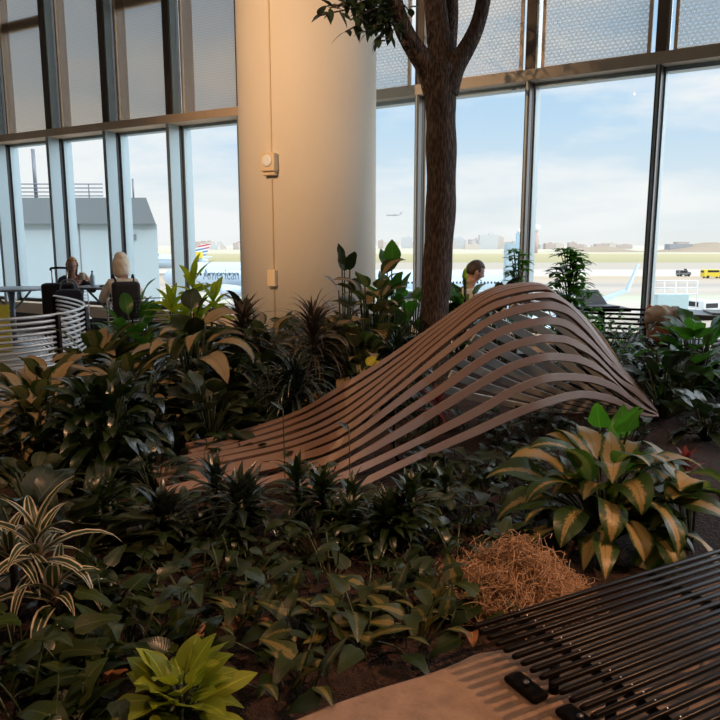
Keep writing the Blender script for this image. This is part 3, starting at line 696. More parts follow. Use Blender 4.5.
for i, (px, Y, h) in enumerate(((600, 4.9, .62), (622, 5.0, .58), (612, 4.6, .42), (640, 4.7, .34), (648, 5.2, .46), (594, 4.6, .5))):
    plant('leafy_shrub', 'fine leaved dark green shrub between the wave and the rod bench back', C_, px, Y, b_small(260, .22, h, .06, .022), mats=(G['green'] if i < 2 else G['dark'], G['brownstem']), group='fine leaved shrubs behind the wave')
# --- behind the ridge
for i, (px, Y) in enumerate(((447, 5.5), (468, 5.4), (503, 5.45), (412, 5.3))):
    plant('broad_leaf_evergreen', 'dark green broad leaved plant below the seated man', C_, px, Y, b_broad(18, .78, (.2, .26), (.075, .095), (.2, 1.1), (.5, 1.2)), mats=(G['green'] if i % 2 else G['dark'], G['stem']), group='broad leaved plants in front of the seated man')
plant('lime_cordyline', 'single lime leaf spray in front of the seated man', C_, 466, 5.25, b_rosette(7, .80, (.12, .16), (.035, .045), (.6, 1.4), (.3, .8), 'lance'), mats=(G['limeb'], G['stem']))
plant('variegated_aglaonema', 'tall tan centred broad leaf plant left of the tree trunk', C_, 372, 4.7, b_broad(34, .95, (.22, .30), (.085, .11), (-.3, 1.1), (1.0, 2.0), rad=.05), mats=AG2)
plant('rubber_plant', 'upright green leaves standing above the tan centred plant by the trunk', C_, 391, 4.85, b_broad(9, 1.02, (.19, .24), (.085, .10), (.5, 1.4), (.2, .9), rad=.03, pet=.2, fold=.2), mats=(G['green'], G['stem']))
plant('rubber_plant', 'dark glossy leaves against the foot of the column', C_, 346, 4.9, b_broad(12, .98, (.17, .22), (.08, .10), (.0, 1.3), (.3, 1.0), rad=.04, pet=.3), mats=(G['dark'], G['stem']))
plant('variegated_aglaonema', 'lower tan centred plant between the bronze dracaena and the trunk', C_, 362, 4.4, b_broad(26, .50, (.22, .30), (.075, .10), (-.3, 1.1), (1.0, 2.0), rad=.05, pet=.7), mats=AG2)
plant('variegated_aglaonema', 'tan leaved plant tucked behind the bronze dracaena', C_, 335, 4.8, b_broad(24, .55, (.22, .30), (.075, .10), (-.3, 1.1), (1.0, 2.0), rad=.05, pet=.7), mats=AG2)
plant('variegated_aglaonema', 'tan leaved plant at the foot of the column', C_, 262, 4.75, b_broad(24, .52, (.22, .30), (.075, .10), (-.3, 1.1), (1.0, 2.0), rad=.05, pet=.7), mats=AG2)
plant('spider_plant', 'narrow leaved grassy plant right beside the tree trunk', C_, 398, 4.4, b_rosette(90, .34, (.30, .44), (.009, .013), (.2, 1.4), (2.0, 3.3)), mats=(G['dark'], G['stem']))
plant('bronze_dracaena', 'spiky bronze leaved plant in front of the column', C_, 312, 4.3, b_rosette(110, .52, (.34, .48), (.010, .014), (-.2, 1.45), (1.8, 3.3)), mats=(G['brownish'], G['brownstem']))
plant('bronze_dracaena', 'bronze leaved plant with drooping old leaves left of the column foot', C_, 240, 4.5, b_rosette(80, .56, (.28, .40), (.014, .022), (-1.0, 1.3), (1.2, 2.4)), mats=(G['brownish'], G['brownstem']))
plant('rubber_plant', 'green strap leaved plant standing before the airliner window', C_, 243, 4.7, b_broad(9, .72, (.26, .34), (.05, .065), (.1, 1.3), (.8, 1.6), rad=.03, pet=.15), mats=(G['dark'], G['stem']))
plant('spider_plant', 'arching grey green grassy plant just behind the slats', C_, 292, 3.78, b_rosette(100, .28, (.32, .46), (.009, .013), (.1, 1.45), (2.0, 3.4)), mats=(G['greyleaf'], G['stem']))
plant('peace_lily', 'leafy plant with one upright green leaf left of the grassy plant', C_, 268, 3.95, b_broad(16, .40, (.18, .25), (.055, .075), (.0, 1.2), (.8, 1.7)), mats=(G['dark'], G['stem']))
plant('yellow_croton', 'dark plant with one bright yellow leaf above the slats', C_, 366, 4.0, b_broad(14, .26, (.16, .22), (.04, .05), (.2, 1.2), (.6, 1.5)), mats=(G['dark'], G['stem']))
yl = thing('yellow_leaf', 'single bright yellow rounded leaf above the wave slats', 'leaf', tuple(at(372, 361, 3.95)))
fo = MB(); leaf(fo, (-.03, 0, -.025), .4, .8, .075, .06, .6, 'broad', .4, 8, 0.8, .5, 0, 0, 0, 5); leaf(fo, (-.02, .01, -.03), .1, .5, .07, .05, .5, 'broad', .4, 8, .6, .7, 0, 0, 0, 5); fo.build('blade', G['yellow'], yl)
st = MB(); zz = soilz(yl.location.x, 3.95)-yl.location.z; stalk(st, (.0, .02, zz), (-.03, 0, -.025), .003, 0, .0); st.build('stem', G['stem'], yl)
# --- left rear mass
plant('variegated_aglaonema', 'broad leaved plant with drooping tan leaves, centre of the left bed', C_, 190, 4.1, b_broad(26, .66, (.34, .44), (.085, .11), (-.3, .8), (1.6, 2.6), rad=.05), mats=AG2)
plant('rubber_plant', 'dark green upright leaves crowning the drooping tan leaved plant', C_, 186, 4.4, b_broad(12, .70, (.22, .28), (.10, .12), (.2, 1.2), (.5, 1.2), rad=.04, pet=.25), mats=(G['dark'], G['stem']))
plant('lime_cordyline', 'bright lime leaved plant in front of the airliner', C_, 191, 4.75, b_lime, mats=(G['limeb'], G['stem']))
plant('peace_lily', 'bright green leaved plant below the hooded person', C_, 128, 5.0, b_broad(22, .66, (.22, .3), (.065, .085), (.2, 1.3), (.5, 1.4)), mats=(G['green'], G['stem']))
plant('variegated_aglaonema', 'tan and green leaved plant below the suitcase', C_, 92, 4.4, b_broad(24, .42, (.28, .36), (.08, .10), (.0, 1.1), (.8, 1.8)), mats=AG2)
plant('variegated_aglaonema', 'tan leaved plant under the curved wire bench at the left edge', C_, 30, 3.9, b_broad(26, .33, (.28, .34), (.085, .11), (-.1, 1.1), (.8, 1.8)), mats=AG2)
plant('variegated_aglaonema', 'tan leaved plant right of the wire bench, in front of the bright green one', C_, 118, 3.9, b_broad(18, .36, (.26, .34), (.07, .09), (.0, 1.0), (.8, 1.8)), mats=AG2)
plant('peace_lily', 'dense drooping glossy clump left of the slat ends', C_, 92, 3.02, b_broad(95, .44, (.17, .23), (.042, .058), (-.5, 1.2), (1.0, 2.0), rad=.06, pet=.9), mats=(G['dark'], G['stem']))
plant('peace_lily', 'blue green glossy clump just left of the wave slats', C_, 128, 3.3, b_broad(60, .48, (.17, .23), (.035, .05), (-.5, 1.2), (1.2, 2.2), rad=.06, pet=.9), mats=(G['greyleaf'], G['stem']))
plant('peace_lily', 'bronze leaved drooping clump at the left edge', C_, 25, 3.2, b_broad(46, .40, (.18, .24), (.05, .07), (-.4, 1.1), (1.0, 2.0), rad=.06, pet=.8), mats=AG2)
plant('olive_calathea', 'dull olive oval leaved plant at the back of the low slats', C_, 205, 3.5, b_broad(34, .32, (.15, .2), (.065, .085), (-.2, 1.1), (.7, 1.5), pet=.8), mats=(G['olive'], G['stem']))
plant('olive_calathea', 'dark oval leaved plant behind the olive one', C_, 220, 3.95, b_broad(30, .36, (.15, .2), (.06, .08), (-.2, 1.1), (.7, 1.5), pet=.8), mats=(G['dark'], G['stem']))
# --- left front
plant('striped_dracaena', 'white edged striped strap leaf plant at the left edge', C_, 12, 1.78, b_multi([(0, 0, .25, 13), (.06, -.05, .12, 8), (-.09, .03, .2, 9)], lambda h, k: b_rosette(k, h, (.20, .30), (.026, .034), (.0, 1.3), (1.8, 3.2))), mats=(G['stripe'], G['brownstem']))
plant('broad_calathea', 'big ribbed grey green leaf at the left edge above the striped plant', C_, 2, 2.15, b_broad(9, .26, (.2, .26), (.075, .095), (.3, 1.0), (.8, 1.5), rad=.03), mats=(G['greyleaf'], G['stem']))
plant('broad_calathea', 'olive pointed leaves right of the striped plant', C_, 52, 2.15, b_broad(8, .24, (.2, .25), (.075, .095), (.1, .8), (.4, .9), azs=(-.9, .9), rad=.04), mats=(G['olive'], G['stem']))
plant('lime_hosta', 'bright yellow green broad leaved plant at the bottom left', C_, 157, 1.39, b_broad(26, .10, (.10, .135), (.042, .052), (.0, 1.2), (.3, 1.0), rad=.02, pet=.45), mats=(G['lime'], G['stem']))
for i, (px, Y) in enumerate(((55, 1.55), (20, 1.50), (75, 1.75), (110, 1.62))):
    plant('pothos', 'green heart leaf plant near the lime plant', C_, px, Y, b_creep(12, .12, (.08, .12)), mats=(G['pothos'], G['stem']), group='heart leaf plants round the lime plant')
# --- glossy rosettes in the middle
lab = ['large glossy rosette plant in front of the low slats', 'glossy rosette right below the slat ends', 'glossy rosette with yellow glints left of the dry fibre heap', 'small rosette under the lowest slat', 'dark rosette left of the large glossy one', 'rosette in front of the lowest slat, left of the heap', 'dark rosette in the shade of the left bed']
for i, (px, Y, n, h, L) in enumerate(((222, 2.35, 80, .22, .21), (305, 2.42, 55, .18, .17), (400, 2.18, 75, .18, .17), (432, 2.55, 40, .14, .14), (150, 2.3, 50, .16, .17), (352, 2.28, 50, .15, .16), (95, 2.35, 50, .17, .16))):
    plant('dracaena_rosette', lab[i], C_, px, Y, b_multi([(random.uniform(-.09, .09), random.uniform(-.07, .07), h*random.uniform(.7, 1.1), n//3) for _ in range(3)], lambda hh, k, L=L: b_rosette(k, hh, (L*.7, L), (.022, .034), (-.1, 1.35), (.6, 1.7), 'lance')),
          mats=(G['greyleaf'] if i in (0, 4) else G['dark'], G['stem']))
# --- ground cover: copies of a few kinds
protos = []
for i, (nm, mt, cr_) in enumerate((('pothos', G['pothos'], (13, .15, (.07, .11))), ('pothos', G['pothos_y'], (13, .15, (.07, .11))), ('pothos', G['dark'], (17, .16, (.06, .10))), ('pothos', G['dark'], (15, .15, (.07, .10))))+(())):
    fo = MB(); b_creep(*cr_)(fo, fo2 := MB()); protos.append((fo.mesh('foliage', mt), fo2.mesh('stem', G['stem'])))
spots = []
_h = Vector((xat(155, 1.42), 1.42, .45)); spots += [_h]+[_h+Vector((.13*math.cos(a), .13*math.sin(a), 0)) for a in (0, 1.2, 2.4, 3.6, 4.8)]
def scatter(px0, px1, py0, py1, n, kinds, grp, label, zc=.45, mind=.13):
    k = 0; tries = 0
    while k < n and tries < 4000:
        tries += 1; p = atz(random.uniform(px0, px1), random.uniform(py0, py1), zc)
        if not inside(p.x, p.y, bedpoly) or any((p-q).length < mind for q in spots): continue
        if any((p-Vector((c[0], c[1], zc))).length < .14 for c in ci): continue
        spots.append(p); pr = protos[random.choice(kinds)]
        r = thing('pothos', label, C_, (p.x, p.y, soilz(p.x, p.y)), random.uniform(0, 6.28), grp); sc_ = random.uniform(.8, 1.15); r.scale = (sc_,)*3
        for nm, me in zip(('foliage', 'stem'), pr):
            o = bpy.data.objects.new(nm, me); COL.objects.link(o); o.parent = r
        k += 1
scatter(225, 480, 590, 710, 26, (0, 0, 1), 'heart leaf ground cover near the curb', 'green heart leaf ground cover plant along the stone curb', mind=.12)
scatter(60, 240, 560, 660, 12, (2, 3), 'dark ground cover in the left foreground', 'dark low ground cover plant in the shaded left foreground', mind=.14)
scatter(430, 560, 440, 525, 16, (2, 3), 'dark ground cover below the wave', 'dark ground cover plant in front of the lowest slat', mind=.12)
scatter(100, 470, 500, 590, 22, (2, 3), 'dark ground cover among the rosettes', 'dark ground cover plant between the glossy rosettes', mind=.15)
scatter(380, 640, 400, 432, 10, (2, 3), 'dark ground cover under the wave', 'dark ground cover plant seen through the wave slats', mind=.2)
scatter(0, 330, 395, 480, 18, (2, 3), 'dark ground cover in the left bed', 'dark ground cover plant low in the left bed', mind=.2)
# bare ground cover in the nearest corner
scatter(0, 140, 640, 720, 8, (0, 2), 'dark ground cover in the near left corner', 'green ground cover plant in the near left corner', mind=.11)
# leafy filler plants low in the rear beds
fill = []
for mt in (G['dark'], G['olive'], G['greyleaf']):
    fo, fo2 = MB(), MB(); b_broad(26, .30, (.15, .21), (.045, .06), (-.4, 1.1), (.8, 1.9), pet=.8)(fo, fo2); fill.append((fo.mesh('foliage', mt), fo2.mesh('stem', G['stem'])))
def filler(px0, px1, Y0, Y1, n, grp, label, s0=.8, s1=1.2, mind=.24):
    k = 0; tries = 0
    while k < n and tries < 3000:
        tries += 1; Y = random.uniform(Y0, Y1); x = xat(random.uniform(px0, px1), Y); p = Vector((x, Y, .45))
        if not inside(x, Y, bedpoly) or any((p-q).length < mind for q in spots): continue
        spots.append(p); r = thing('peace_lily', label, C_, (x, Y, soilz(x, Y)), random.uniform(0, 6.28), grp); r.scale = (random.uniform(s0, s1),)*3
        for nm, me in zip(('foliage', 'stem'), random.choice(fill)):
            o = bpy.data.objects.new(nm, me); COL.objects.link(o); o.parent = r
        k += 1
filler(230, 420, 4.2, 6.0, 22, 'low leafy plants round the column foot', 'low dark leafy plant in the bed at the column foot', 1.0, 1.5)
filler(0, 230, 3.6, 5.2, 12, 'low leafy plants of the left bed', 'low dark leafy plant between the taller plants of the left bed', .7, 1.0)
filler(590, 740, 4.45, 5.4, 12, 'low leafy plants of the right rear bed', 'low dark leafy plant in the right rear bed', .7, 1.0)
filler(0, 160, 2.5, 3.4, 9, 'low leafy plants at the left edge', 'low dark leafy plant near the left picture edge', .7, 1.0)
# slender single leaves poking up through the slats
for i, (px, py, b, lb) in enumerate(((283, 410, (283, 470), 'thin stem with one pale leaf standing before the low slats'), (349, 430, (347, 480), 'thin stem with one pale tilted leaf at the middle slats'), (204, 452, (206, 485), 'thin stem with one round dark leaf at the left slat ends'))):
    q = at(px, py, 2.55 if i < 2 else 2.8); fo, st = MB(), MB(); root = thing('leaf_shoot', lb, C_, (q.x, q.y, soilz(q.x, q.y)))
    hz = q.z-soilz(q.x, q.y); leaf(fo, (0, 0, hz), (2.6, 2.5, 0.2)[i], (.5, .5, .9)[i], .062, (.026, .03, .05)[i], .3, 'broad', .2, 7); stalk(st, (.005, 0, -.02), (0, 0, hz), .002, 0, 0)
    fo.build('foliage', G['greyleaf'] if i < 2 else G['pothos'], root); st.build('stem', G['stem'], root)
plant('red_cordyline', 'wine red leaved plant seen through the wave slats', C_, 440, 3.75, b_rosette(16, .22, (.12, .18), (.02, .03), (.0, 1.2), kind='lance'), mats=(G['red'], G['brownstem']))

# fallen dry leaves on the mulch
dryleaf = leafmat('dry fallen leaf', (.16, .06, .025), (.30, .13, .05), 'plain', rough=.7, trans=.15)
dl = MB(); leaf(dl, (-.03, 0, .01), 0, .5, .075, .035, 1.6, 'broad', .5, 8, .4, .6, 0, .2, .4, 5); dlm = dl.mesh('dry_leaf', dryleaf)
for px, py in ((107, 652), (186, 640), (176, 545), (230, 604), (118, 655), (328, 592), (200, 612), (268, 600), (90, 590), (560, 600), (650, 405), (470, 612)):
    p = atz(px, py, .47); o = bpy.data.objects.new('dry_leaf', dlm); COL.objects.link(o); o.location = (p.x, p.y, soilz(p.x, p.y)+.012); o.rotation_euler = (random.uniform(-.5, .5), random.uniform(-.5, .5), random.uniform(0, 6)); o.scale = (random.uniform(.6, 1.1),)*3
    tag(o, 'orange brown curled dry leaf lying on the mulch among the plants', 'leaf', 'dry leaves fallen on the mulch')

# ------------------------------------------------------------------ dry fibre heap
cu = bpy.data.curves.new('fibre_heap', 'CURVE'); cu.dimensions = '3D'; cu.bevel_depth = .0011; cu.bevel_resolution = 0; cu.resolution_u = 3
H0 = atz(512, 585, .43); hx, hy = .22, .19
def heapz(x, y): q = 1-(x/hx)**2-(y/hy)**2; return max(0, q)**.7*.13*(.75+.3*math.sin(x*21+1)*math.cos(y*17)+.2*math.sin(x*43+y*31))
for i in range(2300):
    an = random.uniform(0, 6.28); r = math.sqrt(random.random()); x = math.cos(an)*r*hx; y = math.sin(an)*r*hy
    z = heapz(x, y)+random.uniform(-.03, .004)
    uu = Vector((random.gauss(0, 1), random.gauss(0, 1), random.gauss(0, .6))).normalized(); vv = uu.cross(Vector((random.gauss(0, 1), random.gauss(0, 1), random.gauss(0, 1)))).normalized()
    ra = random.uniform(.012, .045); a0 = random.uniform(0, 6.28); da = random.uniform(1.5, 5.0)*random.choice((-1, 1)); s_ = cu.splines.new('POLY'); n = 11; s_.points.add(n-1); dr = random.uniform(-.5, .9)
    c0 = Vector((x, y, z))-(uu*math.cos(a0+da/2)+vv*math.sin(a0+da/2))*ra*.6
    for k in range(n):
        a = a0+da*k/(n-1); q = c0+(uu*math.cos(a)+vv*math.sin(a))*ra*(1+dr*k/n)+Vector((0, 0, .003*math.sin(k*2.1+i))); s_.points[k].co = (q.x, q.y, max(q.z, .0), 1)
    continue
    dirn = random.uniform(0, 6.28); L = random.uniform(.06, .17); amp = random.uniform(.0, .028)
    s_ = cu.splines.new('POLY'); n = 12; s_.points.add(n-1); crv = random.uniform(-9, 9); zoff = random.uniform(-.03, .012)
    for k in range(n):
        s_.points[k].co = (x, y, heapz(x, y)+zoff+amp*math.sin(k*random.uniform(.28, .34)), 1); x += math.cos(dirn)*L/n; y += math.sin(dirn)*L/n; dirn += crv/n+random.uniform(-.35, .35)
t = MT('dry fibre'); ri = t.noise(t.obj(), 60, 2); M['fibre'] = t.done(t.bsdf(Base_Color=t.mix(ri, (.22, .12, .07, 1), (.50, .32, .19, 1)), Roughness=.8).outputs[0])
o = bpy.data.objects.new('fibre_heap', cu); COL.objects.link(o); cu.materials.append(M['fibre']); o.location = (H0.x, H0.y, soilz(H0.x, H0.y)); tag(o, 'heap of curly dry brown moss fibre beside the rod bench', 'dry moss', kind='stuff')

# ------------------------------------------------------------------ people
def skin(name, chains, mat, parent, sub=2, loc=None):
    """chains: list of [(point, radius), ...]; equal points are welded; the first point is the root"""
    V, E, RR = [], [], []; idx = {}
    for ch in chains:
        prev = None
        for p, r in ch:
            key = tuple(round(c, 4) for c in p)
            if key not in idx: idx[key] = len(V); V.append(p); RR.append(r)
            i = idx[key]
            if prev is not None and prev != i: E.append((prev, i))
            prev = i
    me = bpy.data.meshes.new(name); me.from_pydata(V, E, []); me.materials.append(mat)
    o = bpy.data.objects.new(name, me); COL.objects.link(o)
    s = o.modifiers.new('skin', 'SKIN'); s.use_smooth_shade = True
    for i, r in enumerate(RR):
        d_ = me.skin_vertices[0].data[i]; d_.radius = (r, r) if not isinstance(r, tuple) else r; d_.use_root = (i == 0)
    b = o.modifiers.new('sub', 'SUBSURF'); b.levels = sub; b.render_levels = sub
    if parent: o.parent = parent
    if loc is not None: o.location = loc
    return o
def mir(ch): return [((-p[0], p[1], p[2]), r) for p, r in ch]
SKIN1 = simple('fair skin', (.55, .32, .24), .55); SKIN2 = simple('tan skin', (.42, .24, .18), .55)
def hand(wr, dirv, up, sc=1.0, curl=.5, side=1):
    """finger chains of a hand leaving wrist point wr along dirv"""
    wr = Vector(wr); dv = Vector(dirv).normalized(); up = Vector(up); up = (up-dv*up.dot(dv)).normalized(); sd = dv.cross(up)*side
    palm = wr+dv*.05*sc; out = [[(tuple(wr), .024*sc), (tuple(palm), .026*sc)]]
    for k, (off, L) in enumerate(((-.028, .062), (-.010, .072), (.009, .068), (.026, .052))):
        a = wr+dv*.085*sc+sd*off*sc; b = a+(dv*math.cos(curl)-up*math.sin(curl))*L*.5*sc; c = b+(dv*math.cos(curl*2.2)-up*math.sin(curl*2.2))*L*.5*sc
        out.append([(tuple(palm), .026*sc), (tuple(a), .0105*sc), (tuple(b), .009*sc), (tuple(c), .0075*sc)])
    th = wr+dv*.035*sc-sd*.034*sc; t2 = th+(dv*.7-sd*.6-up*.4).normalized()*.035*sc; t3 = t2+(dv*.9-up*.5).normalized()*.028*sc
    out.append([(tuple(palm), .026*sc), (tuple(th), .012*sc), (tuple(t2), .0105*sc), (tuple(t3), .008*sc)])
    return out
def headgeo(grow=0.0, keep=None, n=32, m=24):
    V = []; 
    for i in range(m+1):
        th = math.pi*i/m*.996+.004
        for k in range(n):
            ph = 2*math.pi*k/n; x, y, z = math.sin(th)*math.cos(ph), math.sin(th)*math.sin(ph), math.cos(th)
            px, py, pz = x*(.074+grow), y*(.092+grow), z*(.116+grow)
            if z < 0: px *= 1-.30*(-z)**1.6; py *= 1-.16*(-z) if y > 0 else 1-.35*(-z)
            if y > 0:
                py += .026*math.exp(-(x/.17)**2-((z+.16)/.17)**2)*(grow == 0)
                py -= .010*math.exp(-((abs(x)-.40)/.17)**2-((z-.06)/.13)**2)
                py += .006*math.exp(-(x/.5)**2-((z-.24)/.1)**2)+.010*math.exp(-(x/.3)**2-((z+.85)/.18)**2)
            else: py *= 1.06
            V.append((px, py+.004, pz+.10))
    Fc = []
    for i in range(m):
        for k in range(n):
            f = (i*n+k, (i+1)*n+k, (i+1)*n+(k+1) % n, i*n+(k+1) % n); c = [sum(V[j][q] for j in f)/4 for q in range(3)]
            if keep is None or keep(*c): Fc.append(f)
    return V, Fc
def hair(name, hp, mat, parent, grow, keep, shape=None, seed=1):
    V, Fc = headgeo(grow, keep); r_ = random.Random(seed); V = [shape(*v) if shape else v for v in V]
    m = MB(); m.add([hp(*v) for v in V], Fc, 0, None, 0, True); o = m.build(name, mat, parent)
    sd = o.modifiers.new('thick', 'SOLIDIFY'); sd.thickness = .012; sd.offset = -1
    return o
def person(label, loc, rz, skinm, top, bottom, shoe, arms, head_tilt=0.0, head_turn=0.0, lean=.05, hs=1.0, cat='person'):
    """seated figure facing local +Y; seat at .47; arms = {'L': (elbow, wrist, dir, up), 'R': ...}"""
    root = thing('person', label, cat, loc, rz)
    pel = (0, -.04, .55); wa = (0, -.02+lean*.3, .72); chs = (0, lean*.8, .92); nb = (0, lean+.01, 1.06); nk = (0, lean+.03, 1.115)
    hb = Vector((0, lean+.045, 1.155)); T = Matrix.Rotation(head_turn, 3, 'Z') @ Matrix.Rotation(-head_tilt, 3, 'X')
    def hp(x, y, z): return tuple(hb+T @ Vector((x, y, z))*hs)
    body = [[(pel, .115), (wa, .105), (chs, .118), (nb, .066), (nk, .048), (tuple(hb), (.056, .06)), (hp(0, -.01, .06), (.05, .055))]]
    for s_ in (1, -1):
        k = 'R' if s_ > 0 else 'L'; sh = (.155*s_, lean*.9, 1.02); el, wr, dv, up = arms[k]
        body.append([(chs, .118), (sh, .062), (el, .044), (tuple((Vector(el)+Vector(wr))/2), .038), (wr, .026)]); body += hand(wr, dv, up, 1.0, .45, s_)
        body.append([(pel, .115), (.09*s_, .02, .53) and ((.09*s_, .04, .53), .085), ((.11*s_, .40, .51), .062), ((.11*s_, .42, .28), .054), ((.11*s_, .40, .09), .036), ((.115*s_, .47, .045), .035), ((.12*s_, .56, .03), .025)])
    bs = skin('body', body, skinm, None, 2)
    dg = bpy.context.evaluated_depsgraph_get(); dg.update(); bme = bs.evaluated_get(dg).to_mesh()
    m = MB(); m.add([tuple(v.co) for v in bme.vertices], [tuple(p.vertices) for p in bme.polygons], 0, None, 0, True); old = bs.data; bpy.data.objects.remove(bs)
    V, Fc = headgeo(); m.add([hp(*v) for v in V], Fc, 0, None, 0, True)
    for s_ in (1, -1): m.ball(hp(.076*s_, -.004, .09), (.010, .022, .034), 10, 8)
    bo = m.build('body', skinm, root)
    m = MB()
    for s_ in (1, -1): m.ball(hp(.030*s_, .083, .107), .012, 10, 8)
    m.build('eyes', M['white'], bo); m = MB()
    for s_ in (1, -1): m.ball(hp(.030*s_, .0925, .107), .0055, 8, 6)
    m.build('pupils', M['black'], bo)
    m = MB(); m.tube([hp(-.022, .090, .036), hp(0, .100, .037), hp(.022, .090, .036)], [.004, .007, .004], 8); m.build('lips', simple('lips', (.36, .13, .11), .5), bo)
    up_ = [[(pel, .135), (wa, .125), (chs, .138), (nb, .084)]]
    for s_ in (1, -1):
        k = 'R' if s_ > 0 else 'L'; sh = (.155*s_, lean*.9, 1.02); el, wr, dv, u_ = arms[k]; w2 = tuple(Vector(el).lerp(Vector(wr), .9))
        up_.append([(chs, .138), (sh, .078), (el, .058), (w2, .044)])
    skin('top', up_, top, root, 2)
    tr = [[(pel, .14), ((0, -.02, .60), .132)]]
    for s_ in (1, -1): tr.append([(pel, .14), ((.09*s_, .04, .535), .098), ((.11*s_, .40, .515), .076), ((.11*s_, .42, .28), .068), ((.11*s_, .405, .10), .058)])
    skin('trousers', tr, bottom, root, 2)
    for s_ in (1, -1): skin('shoe', [[((.11*s_, .38, .06), .05), ((.115*s_, .47, .05), .048), ((.12*s_, .59, .035), .034)]], shoe, root, 1)
    return root, bo, hp
cloth_navy = simple('dark navy jacket', (.018, .02, .035), .85, var=.3); cloth_cream = simple('cream hooded top', (.72, .64, .54), .9, var=.15, scale=20); cloth_grey = simple('pale grey shirt', (.50, .48, .46), .9)
jeans = simple('dark trousers', (.03, .035, .05), .9)
HAIR1 = simple('blond hair', (.48, .27, .12), .55, var=.4, scale=40); HAIR2 = simple('dark brown hair', (.035, .022, .018), .6, var=.4, scale=40)
def face_to(p, q): d = Vector(q)-Vector(p); return math.atan2(d.y, d.x)-math.pi/2
# woman at the window, facing the camera, both hands up at her face holding a cup
wp = at(70, 268, 9.7); wloc = (wp.x, wp.y+.05, 0)
ap = {'R': ((.22, .24, .84), (.02, .40, 1.02), (-.6, .1, .5), (-.6, -.6, 0)), 'L': ((-.28, .18, .86), (-.22, .38, 1.03), (.6, .1, .5), (.6, -.6, 0))}
ap = {k: ((p[0][0], p[0][1]+.04, p[0][2]), (p[1][0]*1.0, p[1][1]+.06, p[1][2]), p[2], p[3]) for k, p in ap.items()}
woman, wb, hp = person('blond person in a dark jacket holding up a cup at the window table', wloc, face_to(wloc, (0.3, 0, 0))+.05, SKIN1, cloth_navy, jeans, M['black'], ap, .12, 0, .08); woman.scale = (.9,)*3
hair('hair', hp, HAIR1, woman, .016, lambda x, y, z: y < -.005+.075*max(0, min(1, (z-.10)/.07)) or z > .178 or (abs(x) > .062 and y < .055),
     lambda x, y, z: (x*(1+.16*math.sin(z*70)*.3), y if z > .09 else y-.015, z if z > .09 else .09-(.09-z)*2.3))
m = MB()
for s_ in (1, -1):
    ring = [hp(.032*s_+.022*math.cos(a*.524), .104, .094+.018*math.sin(a*.524)) for a in range(13)]; m.tube(ring, .0025, 6)
    m.tube([hp(.054*s_, .104, .098), hp(.08*s_, .02, .10)], .002, 6)
m.tube([hp(-.01, .106, .096), hp(.01, .106, .096)], .002, 6); m.build('glasses', M['black'], woman)
Mw = Matrix.Translation(wloc) @ Matrix.Rotation(woman.rotation_euler.z, 4, 'Z') @ Matrix.Scale(.9, 4)
cup = MB(); q = Mw @ Vector((-.10, .52, 1.08)); cup.lathe((0, 0, 0), [(.028, 0), (.036, .09), (.038, .095), (.02, .10)], 20); co = cup.build('paper_cup', M['cream'], None, (q.x, q.y, q.z-.03)); tag(co, 'tan paper cup held by the blond person', 'cup')
# hooded person with backpack, seen from behind
hpz = at(124, 268, 8.5); hl = (hpz.x, hpz.y-.06, 0)
ah = {'R': ((.25, .18, .80), (.16, .42, .80), (0, 1, 0), (0, 0, 1)), 'L': ((-.25, .18, .80), (-.16, .42, .80), (0, 1, 0), (0, 0, 1))}
hood, hb_, hp2 = person('person in a cream hoodie with the hood up, seen from behind', hl, face_to((0, 0, 0), (hl[0]-.15*hl[1], hl[1], 0)), SKIN2, cloth_cream, jeans, M['black'], ah, .1, 0, .06); hood.scale = (.93,)*3
hair('hood', hp2, cloth_cream, hood, .032, lambda x, y, z: not (y > .055 and abs(x) < .062 and -.02 < z < .19),
     lambda x, y, z: (x*(1.0 if z > .07 else 1+6.0*(.07-z)), y*(1.0 if z > .07 else 1+5.5*(.07-z)) - (.022 if z > .19 else 0)+.004*math.sin(x*90+z*60), z+(.018 if z > .20 else 0)+(-.035 if z < .02 else 0)))
bk = thing('backpack', 'dark backpack worn on the back of the hooded person', 'backpack', hl, hood.rotation_euler.z); bk.scale = (.93,)*3
b = MB(); b.box((0, -.225, .82), (.34, .16, .46)); bo_ = b.build('bag', M['blackcloth'], bk, bevel=.05); bo_.modifiers['bevel'].segments = 4
b = MB(); b.box((0, -.325, .72), (.22, .05, .2)); b.build('pocket', M['blackcloth'], bk, bevel=.02)
for s_ in (1, -1):
    b = MB(); b.tube(spline([(.10*s_, -.19, 1.0), (.12*s_, -.08, 1.105), (.125*s_, .06, 1.10), (.13*s_, .2, .98), (.14*s_, .2, .75)], 5), .022, 8, squash=.5); b.build('strap', M['blackcloth'], bk)
# man in profile
mpz = at(470, 272, 6.75); ml = (mpz.x-.08, mpz.y, 0)
am = {'R': ((.24, .12, .80), (.14, .36, .82), (-.2, 1, .1), (0, 0, 1)), 'L': ((-.24, .12, .80), (-.14, .36, .82), (.2, 1, .1), (0, 0, 1))}
man, mb_, hp3 = person('person with short dark hair in a pale shirt, in profile looking down', ml, R(-78), SKIN2, cloth_grey, jeans, M['black'], am, .34, 0, .07); man.scale = (.92,)*3
hair('hair', hp3, HAIR2, man, .010, lambda x, y, z: (z > .165+.0*y and True) or (y < .015 and z > .10) or (y < -.03 and z > .045))

